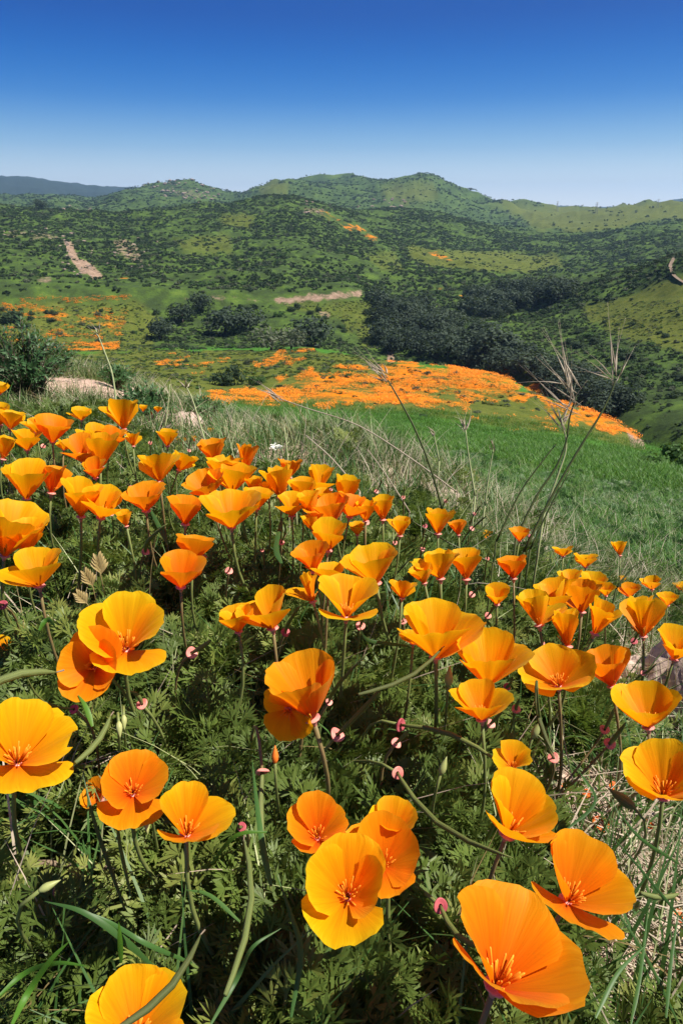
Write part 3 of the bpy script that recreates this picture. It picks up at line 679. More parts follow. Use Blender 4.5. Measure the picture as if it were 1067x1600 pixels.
for (x, y, wpx, k, lab) in (
    (352, 522, 48, 0, 'broad dark tree left of centre on the green slope under the road'),
    (385, 518, 44, 1, 'dark round tree right against the broad tree under the road'),
    (492, 542, 56, 2, 'big dark tree standing alone beside the back edge of the orange patch'),
    (250, 530, 40, 1, 'low dark tree at the left end of the row under the road'),
    (286, 505, 36, 0, 'dark tree halfway up the slope between road and meadow'),
    (312, 486, 32, 2, 'small dark tree just under the road cut'),
    (65, 328, 15, 2, 'lone round tree standing on the far left skyline'),
    (590, 478, 34, 1, 'dark tree at the corner where the road bends into the valley')):
    p = hit(x, y, 95, 2500, 900); d = math.hypot(p.x, p.y)
    s = wpx * d * 1.06 / FPX
    tree(p - Vector((0, 0, .3)), s * .8, OAK[k], 'oak_tree', lab, 'tree', None, 1.25)
p = hit(425, 548, 95, 900, 900); tree(p, 10, SPR, 'bare_tree', 'pale grey thin-leaved tree left of the big lone dark tree', 'tree', None, 1.3)
p = hit(455, 546, 95, 900, 900); tree(p, 8, SPR, 'bare_tree', 'smaller pale grey tree touching the big lone dark tree', 'tree', None, 1.2)
p = hit(606, 562, 95, 900, 900)
BUSHM = []
for s, mm in ((3, 'chap'), (4, 'chap'), (5, 'sage'), (6, 'bushgreen')):
    me = crown_mb(700, .095, 1.0, 1.0, .75, 9, s).mesh('bush', False); me.materials.append(M[mm]); BUSHM.append(me)
def bush(x, y, wpx, k, lab, grp=None, hh=.8, name='bush'):
    p = hit(x, y, 20, 1500, 900); d = math.hypot(p.x, p.y); s = wpx * d * 1.03 / FPX / 2
    o = link(name, BUSHM[k], None, None, p - Vector((0, 0, .15 * s))); o.scale = (s, s * random.uniform(.7, 1), s * hh); o.rotation_euler = (0, 0, random.uniform(0, 6.28))
    return tag(o, lab, 'bush', grp)
bush(362, 603, 66, 0, 'large dark rounded bush standing in the near left of the orange field', None, .95)
bush(403, 600, 36, 3, 'bright green bush against the right side of the large dark bush', None, .9)
bush(18, 504, 52, 1, 'large dark bush at the left edge among orange poppies on the meadow', None, .8)
bush(34, 512, 28, 0, 'low dark bush just below the large one at the left edge', None, .6)
bush(1046, 735, 92, 3, 'bright green leafy bush at the right edge below the ravine', None, 1.0)
bush(1000, 722, 30, 1, 'dark ragged low bush left of the bright green bush at right', None, .5)
bush(388, 570, 18, 2, 'small grey bush behind the large dark bush', None, .9)
FB = [(447,568),(433,574),(418,578),(452,575),(470,578),(475,572),(463,582),(446,560),(481,560),(541,590),(520,592),(512,598),(437,605),(493,606),(537,632),(534,640),(500,632),(508,646),(541,588),(298,572),(292,566),(602,590),(612,600),(625,612),(598,630),(586,632),(640,580),(650,588),(668,586),(680,594),(684,600),(700,590),(712,585),(766,604),(715,615),(722,622),(700,630),(735,630),(668,613),(650,610),(628,611),(745,645),(790,628),(815,618),(780,655),(665,630),(660,650),(730,660),(838,640),(560,575),(570,600),(555,620)]
for x, y in FB:
    bush(x, y, random.uniform(9, 21), random.choice([0, 2, 2, 3]), 'small grey-green bush among the poppies, %s row and %s third of the orange field' % place_in(x, y, [(290,560),(860,560),(860,660),(290,660)]), 'small bushes on the poppy field', random.uniform(.45, .7), 'field_bush')
for x, y in rand_in([(0,480),(210,478),(240,540),(20,545)], 22, 31):
    bush(x, y, random.uniform(8, 18), random.choice([0, 1, 2]), 'small dark bush on the left yellow-green meadow, %s row and %s third' % place_in(x, y, [(0,480),(210,478),(240,540),(20,545)]), 'small bushes on the left meadow', .7, 'meadow_bush')
for x, y in rand_in([(215,490),(420,478),(580,480),(590,530),(400,545),(240,545)], 34, 32):
    bush(x, y, random.uniform(10, 22), random.choice([0, 1, 3]), 'dark bush below the dirt road, %s row and %s third of the slope' % place_in(x, y, [(215,490),(420,478),(580,480),(590,530),(400,545),(240,545)]), 'bushes on the slope below the road', .8, 'slope_bush')
for x, y in rand_in([(880,500),(1000,548),(1067,560),(1067,640),(980,630),(900,580)], 40, 33):
    bush(x, y, random.uniform(14, 34), random.choice([0, 0, 1, 3]), 'bush on the bank right of the ravine, %s row and %s third' % place_in(x, y, [(880,500),(1000,548),(1067,560),(1067,640),(980,630),(900,580)]), 'bushes on the right bank', .65, 'bank_bush')
for x, y in rand_in([(900,470),(1000,455),(1067,480),(1067,545),(940,510)], 10, 34):
    bush(x, y, random.uniform(8, 18), random.choice([0, 1]), 'dark bush on the right grassy hill, %s row and %s third' % place_in(x, y, [(900,470),(1000,455),(1067,480),(1067,545),(940,510)]), 'bushes on the right hill', .7, 'hill_bush')

# dirt trail curling round the right hill, dirt road below the mid hill
def draped(name, pix, width, label, rmin=120):
    cs = [hit(x, y, rmin, 1500, 1200) for x, y in pix]; cs = smoothpath(cs, 5); mb = MB(); vs = []
    for i_, c in enumerate(cs):
        d = (cs[min(i_ + 1, len(cs) - 1)] - cs[max(i_ - 1, 0)]); d.z = 0; d.normalize(); s = Vector((d.y, -d.x, 0)) * width / 2
        zz = [float(terr(c.x + s.x * q, c.y + s.y * q)[0]) for q in (-1, 0, 1)]
        z = max(zz) + .12
        vs += [c + s * q + Vector((0, 0, z - c.z - .9 * abs(q) ** 8 * 0)) for q in (-1, 0, 1)]
    n = len(cs); fs = []
    for i_ in range(n - 1): fs += [(3*i_, 3*i_+1, 3*i_+4, 3*i_+3), (3*i_+1, 3*i_+2, 3*i_+5, 3*i_+4)]
    mb.add(vs, fs); return tag(mb.build(name, M['trail']), label, None, None, 'structure')
draped('trail', [(1052,404),(1048,412),(1046,420),(1050,430),(1058,438),(1069,444)], 1.6, 'pale dirt trail curling round the right hill')

# power pylons on the far skyline
def pylon(x, y, hpx, lab):
    p = hit(x, y + 4, 1300, 8000, 1200); d = math.hypot(p.x, p.y); h = hpx * d / FPX
    e = empty('power_pylon', p - Vector((0, 0, 2)), (0, 0, random.uniform(-.5, .5)))
    tb = MB(); w0 = h * .13
    for sx in (-1, 1):
        for sy in (-1, 1): tb.tube([(sx * w0, sy * w0, 0), (sx * w0 * .25, sy * w0 * .25, h * .6), (0, 0, h)], h * .012, 4)
    for k in range(5):
        z0, z1 = h * .12 * k, h * .12 * (k + 1); a0, a1 = w0 * (1 - .75 * z0 / (.6 * h)), w0 * (1 - .75 * z1 / (.6 * h))
        tb.tube([(-a0, -a0, z0), (a1, -a1, z1)], h * .006, 4); tb.tube([(a0, -a0, z0), (-a1, -a1, z1)], h * .006, 4)
    tb.build('tower', M['steel'], e)
    for q in (.62, .76, .9):
        ab = MB(); l = h * .2 * (1.25 - q * .5); ab.tube([(-l, 0, h * q), (l, 0, h * q)], h * .011, 4); ab.tube([(-l, 0, h * q), (0, 0, h * (q + .05)), (l, 0, h * q)], h * .006, 4)
        ab.build('cross_arm', M['steel'], e)
    tag(e, lab, 'pylon', 'power pylons on the far skyline')
pylon(869, 326, 13, 'lattice power pylon above the left part of the right skyline saddle')
pylon(930, 330, 15, 'lattice power pylon above the middle of the right skyline saddle')
pylon(1026, 321, 12, 'lattice power pylon on the grassy crest near the right edge')

# two people far off at the back of the field
def person(x, y, lab, turn):
    p = hit(x, y, 150, 400, 900); e = empty('person', p, (0, 0, turn))
    V_ = [(0,0,.95),(0,0,1.2),(0,0,1.42),(0,0,1.52),(0,-.02,1.63),(.09,0,.9),(.1,.02,.5),(.1,0,.06),(.1,-.12,.03),(-.09,0,.9),(-.1,-.06,.5),(-.1,.02,.06),(-.1,-.1,.03),(.19,0,1.4),(.24,.02,1.13),(.22,-.08,.9),(-.19,0,1.4),(-.24,.02,1.13),(-.2,-.08,.92)]
    Ed = [(0,1),(1,2),(2,3),(3,4),(0,5),(5,6),(6,7),(7,8),(0,9),(9,10),(10,11),(11,12),(2,13),(13,14),(14,15),(2,16),(16,17),(17,18)]
    rd = [.14,.15,.14,.06,.1,.1,.07,.05,.04,.1,.07,.05,.04,.07,.05,.035,.07,.05,.035]
    me = D.meshes.new('body'); me.from_pydata(V_, Ed, []); o = link('body', me, M['cloth'], e)
    sk = o.modifiers.new('skin', 'SKIN'); sv = me.skin_vertices[0].data if me.skin_vertices else None
    if sv is None:
        bm_ = __import__('bmesh').new(); bm_.from_mesh(me); bm_.verts.layers.skin.verify(); bm_.to_mesh(me); bm_.free(); sv = me.skin_vertices[0].data
    for i_, q in enumerate(rd): sv[i_].radius = (q, q * .8)
    sv[0].use_root = True
    o.modifiers.new('smooth', 'SUBSURF').levels = 1
    hb = MB(); hb.tube([(0, -.03, 1.56), (0, -.04, 1.66), (0, -.01, 1.74)], [.075, .095, .05], 8); hb.build('head', M['skin'], e)
    tag(e, lab, 'person'); return e
person(303, 555, 'person in dark clothes standing at the back of the field, left of the pair', .4)
person(311, 556, 'person in dark clothes standing at the back of the field, right of the pair', 2.4)

# ---------------------------------------------------------------- near plants that form the carpet (stuff)
def lobe(mb, p, d, up, l, wd):
    s = d.cross(up).normalized()
    mb.add([p, p + d * l * .62 + s * wd, p + d * l, p + d * l * .62 - s * wd], [(0, 1, 2, 3)])
def fern_leaf(mb, p, d, up, L, rn):
    """dissected poppy leaf: stalk, pinnae in threes, each split into narrow lobes"""
    d = d.normalized(); s = d.cross(up).normalized(); up = s.cross(d)
    pts = [p + d * (L * t) + up * (L * (.35 * t - .5 * t * t)) for t in (0, .3, .55, .75)]
    mb.ribbon(pts, [L * .016] * 4, s)
    ends = [(pts[3], 0)] + [(pts[2], a) for a in (.85, -.85)] + [(pts[1], a) for a in (1.1, -1.1)] + [(pts[3], a) for a in (.6, -.6)]
    for q, a in ends:
        a += rn.uniform(-.15, .15)
        dd = (d * math.cos(a) + s * math.sin(a) + up * rn.uniform(-.25, .25)).normalized(); l1 = L * rn.uniform(.2, .32)
        m_ = q + dd * l1 * .5; mb.ribbon([q, m_], [L * .014, L * .014], up.cross(dd))
        sd = up.cross(dd).normalized()
        for b_ in (-.95, -.6, -.28, 0, .28, .6, .95):
            e = (dd * math.cos(b_) + sd * math.sin(b_) + up * rn.uniform(-.3, .3)).normalized()
            lobe(mb, m_, e, up, l1 * rn.uniform(.5, .9), L * .017)
def fern_clump(seed):
    rn = random.Random(seed); mb = MB()
    for k in range(15):
        a = rn.uniform(0, 6.28); el = rn.uniform(.25, 1.2)
        d = Vector((math.cos(a) * math.cos(el), math.sin(a) * math.cos(el), math.sin(el)))
        up = Vector((-math.cos(a) * math.sin(el), -math.sin(a) * math.sin(el), math.cos(el)))
        fern_leaf(mb, Vector((rn.uniform(-.01, .01), rn.uniform(-.01, .01), 0)), d, up, rn.uniform(.05, .085), rn)
    return mb
def tuft(seed, n, h, w, spread, lean=.5, seg=4):
    rn = random.Random(seed); mb = MB()
    for k in range(n):
        a = rn.uniform(0, 6.28); q = rn.random() ** .5 * spread; hh = h * rn.uniform(.5, 1.15); b_ = rn.uniform(0, 6.28); ln = rn.uniform(.1, 1) * lean * hh
        p = Vector((math.cos(a) * q, math.sin(a) * q, -.01)); o_ = Vector((math.cos(b_), math.sin(b_), 0))
        pts = [p + Vector((0, 0, hh * t * (1 - .22 * t * lean))) + o_ * (ln * t * t) for t in [i_ / seg for i_ in range(seg + 1)]]
        mb.ribbon(pts, [w * (1 - .92 * (i_ / seg) ** 1.6) for i_ in range(seg + 1)], Vector((-o_.y, o_.x, 0)) + Vector((rn.uniform(-.6, .6), rn.uniform(-.6, .6), 0)))
    return mb
def straw_pile(seed, n, rad, l, r_):
    rn = random.Random(seed); mb = MB()
    for k in range(n):
        a = rn.uniform(0, 6.28); q = rn.random() ** .5 * rad; b_ = rn.uniform(0, 6.28); ll = l * rn.uniform(.3, 1.2)
        p = Vector((math.cos(a) * q, math.sin(a) * q, rn.uniform(.001, .014))); d = Vector((math.cos(b_), math.sin(b_), rn.uniform(-.12, .2)))
        c = Vector((-d.y, d.x, 0)) * ll * rn.uniform(-.15, .15)
        mb.tube([p - d * ll / 2, p + c, p + d * ll / 2], [r_, r_, r_ * .6], 4)
    return mb
def pix(X, Y, Z): return proj(X, Y, Z)[:2]
BARE = [[(862,1235),(1067,1190),(1067,1600),(905,1600),(870,1400)], [(0,1215),(70,1230),(150,1290),(130,1345),(0,1335)]]
def soilness(X, Y):
    m_ = np.zeros(len(X))
    for sx, sy, sr in SOIL:
        p_ = hit(sx, sy, .25, 6, 300); m_ = np.maximum(m_, 1 - np.hypot(X - p_.x, Y - p_.y) / (sr * 1.0))
    return m_
n = 17500
X = rng.uniform(-2.0, 2.3, n); Y = rng.uniform(.02, 2.3, n); Z = terr(X, Y); px, py = pix(X, Y, Z)
r = np.hypot(X, Y)
keep = (px > -500) & (px < 1700) & (py < 2300) & (r < 2.4)
# the poppy bed ends along a diagonal from the upper left to the right
edge = np.interp(px, [-200, 0, 150, 300, 420, 560, 700, 820, 950, 1067, 1250], [640, 650, 655, 700, 745, 800, 850, 880, 915, 950, 990])
keep &= (py > edge + 12) | (rng.random(n) < .04)
bare = inpoly(px, py, BARE[0]) | inpoly(px, py, BARE[1])
keep &= ~bare | (rng.random(n) < .22)
keep &= rng.random(n) > np.clip(soilness(X, Y) * 6, 0, .98)
keep &= ~inpoly(px, py, [(925,1005),(1130,985),(1130,1240),(950,1215)]) | (rng.random(n) < .07)
keep &= (py > 1120) | (rng.random(n) < .62)
keep &= ~((px < 330) & (py > 1330)) | (rng.random(n) < .45)
X, Y, Z, px, py = X[keep], Y[keep], Z[keep], px[keep], py[keep]; k = len(X)
lift = rng.uniform(0, .055, k) * (rng.random(k) < .75)
sc1 = rng.uniform(.5, .98, k)
scatter('poppy_foliage', np.stack([X, Y, Z + lift], 1), np.stack([sc1] * 3, 1), np.stack([rng.uniform(-.25, .25, k), rng.uniform(-.25, .25, k), rng.uniform(0, 6.28, k)], 1),
        [proto('fern_clump', fern_clump(s), M['fern']) for s in range(6)], 'foliage', 'dense feathery grey-green poppy foliage under all the flowers')
print('ferns', k)
# green grass through the bed
n = 7500
X = rng.uniform(-1.5, 1.7, n); Y = rng.uniform(.02, 2.0, n); Z = terr(X, Y); px, py = pix(X, Y, Z)
keep = (px > -150) & (px < 1200) & (py < 1850) & ~(inpoly(px, py, [(945,1030),(1130,985),(1130,1200),(970,1180)]) & (rng.random(n) < .85)); bare = inpoly(px, py, BARE[0]) | ((px < 330) & (py > 1330))
keep &= rng.random(n) < np.where(bare, .8, .5)
X, Y, Z = X[keep], Y[keep], Z[keep]; k = len(X); sc1 = rng.uniform(.55, 1.15, k)
scatter('bed_grass', np.stack([X, Y, Z], 1), np.stack([sc1] * 3, 1), np.stack([rng.uniform(-.2, .2, k), rng.uniform(-.2, .2, k), rng.uniform(0, 6.28, k)], 1),
        [proto('grass_tuft', tuft(20 + s, 10, .15, .0019, .035, .9, 5), M['grass']) for s in range(4)] + [proto('grass_tuft', tuft(30 + s, 8, .13, .0010, .03, .9, 5), M[q]) for s, q in ((0, 'grey_grass'), (1, 'palestalk'), (2, 'grey_grass'))], 'grass', 'green grass blades growing up through the poppy bed')
# straw on the bare ground
n = 5200
X = rng.uniform(-1.2, 1.7, n); Y = rng.uniform(0, 2.6, n); Z = terr(X, Y); px, py = pix(X, Y, Z)
bare = inpoly(px, py, BARE[0]) | inpoly(px, py, BARE[1]); so_ = soilness(X, Y)
keep = (px > -100) & (px < 1160) & (py < 1750) & (rng.random(n) < np.where(bare, 1.0, np.where(so_ > 0, .08, .22)))
X, Y, Z = X[keep], Y[keep], Z[keep]; k = len(X); sc1 = rng.uniform(.6, 1.2, k)
scatter('straw_litter', np.stack([X, Y, Z + .002], 1), np.stack([sc1] * 3, 1), np.stack([rng.uniform(-.15, .15, k), rng.uniform(-.15, .15, k), rng.uniform(0, 6.28, k)], 1),
        [proto('straw', straw_pile(s, 26, .06, .055, .0009), M['straw']) for s in range(3)] + [proto('straw', straw_pile(9, 14, .06, .06, .0012), M['twig'])], 'litter', 'dry straw and twig litter on the ground between the plants')
# thin dry stems standing and leaning in the bed
n = 2800
X = rng.uniform(-1.5, 1.7, n); Y = rng.uniform(.02, 2.1, n); Z = terr(X, Y); px, py = pix(X, Y, Z); keep = (px > -120) & (px < 1180) & (py < 1850)
X, Y, Z = X[keep], Y[keep], Z[keep]; k = len(X); sc1 = rng.uniform(.5, 1.1, k)
scatter('dry_stems', np.stack([X, Y, Z], 1), np.stack([sc1] * 3, 1), np.stack([rng.uniform(-.6, .6, k), rng.uniform(-.6, .6, k), rng.uniform(0, 6.28, k)], 1),
        [proto('dry_stem', tuft(80 + s, 5, .15, .0011, .05, 1.3, 5), M[q]) for s, q in ((1, 'awn'), (2, 'palestalk'), (3, 'awn'), (4, 'stemred'))], 'stems', 'thin dry and reddish stems leaning through the poppy bed')
# greying grass on the crest, then the green meadow slope
def slope(n, r0, r1, a0, a1, protos, name, label, s0, s1, sexp, lim=None):
    az = np.radians(rng.uniform(a0, a1, n)); r = np.exp(rng.uniform(math.log(r0), math.log(r1), n))
    X = r * np.sin(az); Y = r * np.cos(az); Z = terr(X, Y); px, py = pix(X, Y, Z)
    keep = rng.random(n) > np.clip(soilness(X, Y) * 5, 0, .96)
    edge = np.interp(px, [-200, 0, 150, 300, 420, 560, 700, 820, 950, 1067, 1250], [640, 650, 655, 700, 745, 800, 850, 880, 915, 950, 990])
    keep &= (py < edge + 25) | (rng.random(n) < .15)
    if lim is not None: keep &= rng.random(n) < lim(X, Y, r, px, py)
    X, Y, Z, r = X[keep], Y[keep], Z[keep], r[keep]; k = len(X)
    s_ = rng.uniform(s0, s1, k) * (r / r0) ** sexp
    sx = s_ * (r / r0) ** .12
    scatter(name, np.stack([X, Y, Z], 1), np.stack([sx, sx, s_], 1), np.stack([rng.uniform(-.2, .2, k), rng.uniform(-.2, .2, k), rng.uniform(0, 6.28, k)], 1), protos, 'grass', label)
    print(name, k)
def greylim(X, Y, r, px, py):
    e2 = np.interp(px, [-200, 0, 300, 420, 560, 700, 850, 1000, 1200], [520, 540, 620, 630, 700, 770, 840, 900, 950])
    return np.where(py > e2, .97, .30)
slope(24000, 1.25, 8, -42, 42, [proto('dry_tuft', tuft(55, 12, .10, .0010, .06, 1.2), M['awn'])] + [proto('grass_tuft', tuft(40 + s, 14, .10, .0013, .05, 1.0), M['grey_grass']) for s in range(3)] + [proto('grass_tuft', tuft(50, 12, .09, .0016, .05, .9), M['grass'])], 'crest_grass', 'greying fine grass along the crest behind the poppies', .6, 1.1, .25, greylim)
slope(15000, 1.9, 14, -12, 44, [proto('grass_tuft', tuft(60 + s, 14, .10, .0024, .06, 1.0), M['meadow']) for s in range(3)] + [proto('grass_tuft', tuft(64, 9, .12, .0015, .06, 1.1), M['grey_grass']), proto('weed', fern_clump(77), M['grass'])], 'slope_grass', 'thick green grass on the slope falling away to the right', .7, 1.2, .35, lambda X, Y, r, px, py: np.where(py > np.interp(px, [300, 560, 700, 850, 1000, 1200], [640, 700, 765, 835, 895, 950]), .12, 1))
slope(18000, 12, 105, -14, 42, [proto('grass_tuft', tuft(70 + s, 30, .22, .008, .35, .9, 3), M['meadow']) for s in range(3)] + [proto('grass_tuft', tuft(74, 20, .22, .006, .4, 1.0, 3), M['grass'])], 'meadow_grass', 'bright green meadow grass down to the poppy field', .7, 1.2, .45)
# ---------------------------------------------------------------- poppies
def layer_depth(x, y, dz=0.0):
    v = ray(x, y); d = np.linspace(.14, 4.2, 1600)
    bel = np.where(v.z * d < flowerZ(v.x * d, v.y * d) + dz)[0]
    return d[bel[0]] if len(bel) else 4.0
def frame(x, y, lean, tilt):
    v = ray(x, y).normalized(); cu = Vector((0, SP, CP))
    up = (cu - v * cu.dot(v)).normalized(); ri = v.cross(up).normalized()
    a = (ri * math.sin(lean) + up * math.cos(lean)) * math.cos(tilt) - v * math.sin(tilt)
    a.normalize(); X_ = (ri - a * ri.dot(a)).normalized(); return X_, a.cross(X_), a
def petal_mesh(L, alpha, phi0, rn, wide, frill, flare, cup, nu, nv, lay, squash=1.0):
    vs = []; uv = []; fs = []
    off = [rn.uniform(-1, 1) for _ in range(8)]
    side = rn.uniform(-.06, .06)
    prof = []
    r_ = .045 * lay; z_ = .0; K = 24
    for k in range(K + 1):
        v = k / K; prof.append((r_, z_))
        th = alpha * (1.22 - .34 * v) + flare * v ** 2.5
        r_ += math.sin(th) / K; z_ += math.cos(th) / K
    def pr(v):
        q = min(max(v, 0), 1) * K; i_ = min(int(q), K - 1); f = q - i_
        return prof[i_][0] * (1 - f) + prof[i_ + 1][0] * f, prof[i_][1] * (1 - f) + prof[i_ + 1][1] * f
    for jv in range(nv + 1):
        t = jv / nv
        for iu in range(nu + 1):
            u = -1 + 2 * iu / nu
            edge = 1 - .17 * abs(u) ** 2.4 - .12 * abs(u) ** 7 + frill * (.030 * math.sin(u * 9 + off[0] * 6) + .022 * math.sin(u * 19 + off[1] * 6) + .015 * math.sin(u * 37 + off[5] * 6)) + .03 * off[2] * u
            v = t * edge
            r, z = pr(v); r *= lay if v > .1 else 1
            wv = wide * (.10 + .90 * math.sin(min(v * 1.12, 1) * math.pi / 2) ** .85)
            if v > .88: wv *= 1 - .25 * ((v - .88) / .12) ** 2
            half = min(wv / max(r, .13), 1.22)
            ph = phi0 + u * half + side * v
            # the petal is flatter or more cupped than the cone it lies on
            rr = r + cup * u * u * v * .55 + frill * .035 * v ** 3 * math.sin(u * 7 + off[3] * 6) + .02 * v * v * math.sin(u * 4 + off[4] * 6)
            zz = z + .05 * off[6] * v * v * u + frill * .03 * v ** 4 * math.sin(u * 11 + off[7] * 6) - cup * u * u * v * .3
            fold = .022 * math.exp(-(u / .10) ** 2) * v * (1 - v) * 3
            rr -= fold; pl_ = .010 * v * math.sin(u * 15 + off[0] * 6) + .006 * v * math.sin(u * 31 + off[3] * 6); rr += pl_; zz -= pl_ * .6
            vs.append((rr * math.cos(ph) * L, rr * math.sin(ph) * L * squash, zz * L)); uv.append((iu / nu, t))
    for jv in range(nv):
        for iu in range(nu):
            a = jv * (nu + 1) + iu; fs.append((a, a + 1, a + nu + 2, a + nu + 1))
    mb = MB(); mb.add(vs, fs, uv); return mb
NP = [0]
def poppy(bx, by, Lpx, lean, tilt, alpha, label, group=None, pet=None, frill=.25, phi=None, deep=None, dz=0.0, wide=.80, stemto=None, nstam=None, name='poppy'):
    """bx,by: photograph pixel of the flower base; Lpx: petal length; lean/tilt/alpha in degrees; pet: extra opening of each petal (right, far, left, near)"""
    NP[0] += 1; rn = random.Random(NP[0] * 13 + 5)
    d = layer_depth(bx, by, dz); L = Lpx * d / FPX
    if L < .016 and dz == 0:
        v = ray(bx, by)
        g = hit(bx, by, .2, 9, 500); dg = g.y / v.y
        d = min(d * .017 / L, dg * .93) if dg > d else d; L = Lpx * d / FPX
    base = P(bx, by, d)
    X_, Y_, A_ = frame(bx, by, R(lean), R(tilt))
    ph = R(rn.uniform(-12, 12) if phi is None else phi)
    gx, gy = base.x + rn.uniform(-.03, .03) - A_.x * .05, base.y + rn.uniform(-.01, .05) - A_.y * .05
    if stemto: 
        gd = layer_depth(stemto[0], stemto[1], -.12); q = P(stemto[0], stemto[1], gd); gx, gy = q.x, q.y
    g = Vector((gx, gy, float(terr(gx, gy)[0])))
    root = empty(name, g)
    B = Matrix((X_, Y_, A_)).transposed().to_4x4(); B.translation = base - g
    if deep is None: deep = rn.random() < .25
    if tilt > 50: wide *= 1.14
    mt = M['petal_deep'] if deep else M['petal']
    big = Lpx > 45; nu, nv = (18, 16) if Lpx > 75 else (14, 12) if big else (8, 7)
    if pet is None:
        pet = [rn.uniform(-5, 3) for _ in range(4)]
        if rn.random() < .45: pet[rn.randrange(4)] += rn.uniform(10, 26)
        if tilt < 35:
            k_ = 1.2 if Lpx < 50 else 1.1; Lpx *= k_; L *= k_; alpha *= .86
            if rn.random() < .14: alpha *= .62
    for k in range(4):
        al = max(8, alpha * .86 + pet[k] + rn.uniform(-7, 7))
        mb = petal_mesh(L * rn.uniform(.93, 1.05), R(al), ph + k * math.pi / 2, rn, wide * rn.uniform(.92, 1.1), (frill + .22) * rn.uniform(.5, 1.5), R(rn.uniform(-8, 30)), rn.uniform(-.06, .20), nu, nv, 1.0 if k % 2 else .93)
        o = mb.build('petal', mt, root); o.matrix_local = B
    # stamens with long anthers, short pistil
    ns = nstam if nstam is not None else (22 if Lpx > 60 else 12 if Lpx > 30 else 6)
    sb = MB()
    for k in range(ns):
        a = 2.4 * k + rn.uniform(-.3, .3); e = R(rn.uniform(10, 42)); l = L * rn.uniform(.22, .36); dr = Vector((math.cos(a) * math.sin(e), math.sin(a) * math.sin(e), math.cos(e)))
        s0 = Vector((math.cos(a), math.sin(a), 0)) * L * .03
        sb.tube([s0, s0 + dr * l * .45, s0 + dr * l * .5, s0 + dr * l * .95, s0 + dr * l], [L * .006, L * .006, L * .015, L * .013, L * .004], 4)
    sb.build('stamens', M['stamen'], root).matrix_local = B
    # pink-rimmed receptacle under the petals
    rb = MB(); rr = min(max(L * .085, .0018), .0034)
    vs = []; fs = []
    profile = [(-.0034 / .0034, .35), (-.7, .55), (-.35, .8), (-.15, 1.35), (-.02, 1.75), (.10, 1.6), (.08, 1.0), (.25, .6)]
    for zz, q in profile:
        for k in range(10): vs.append((math.cos(k * .6283) * rr * q, math.sin(k * .6283) * rr * q, zz * rr * 2.0 - rr * .1))
    for i_ in range(len(profile) - 1):
        for k in range(10): fs.append((i_ * 10 + k, i_ * 10 + (k + 1) % 10, (i_ + 1) * 10 + (k + 1) % 10, (i_ + 1) * 10 + k))
    rb.add(vs, fs); rb.build('receptacle', M['pink'], root).matrix_local = B
    st = MB(); b0 = base - g - A_ * rr * 1.9; hgt = max(b0.z, .03)
    pts = bez(b0, b0 - A_ * hgt * .45 + Vector((0, 0, -.1 * hgt)), Vector((rn.uniform(-.01, .01), rn.uniform(-.01, .01), hgt * .45)), Vector((0, 0, -.01)), 9 if Lpx > 30 else 6)
    rs = min(max(.0013, L * .035), .0017)
    st.tube(pts, [rs * (1 + .25 * i_ / len(pts)) for i_ in range(len(pts))], 7 if big else 5)
    st.build('stem', M['stem' if rn.random() < .75 else 'stemred'], root)
    tag(root, label, 'poppy', group)
    return root

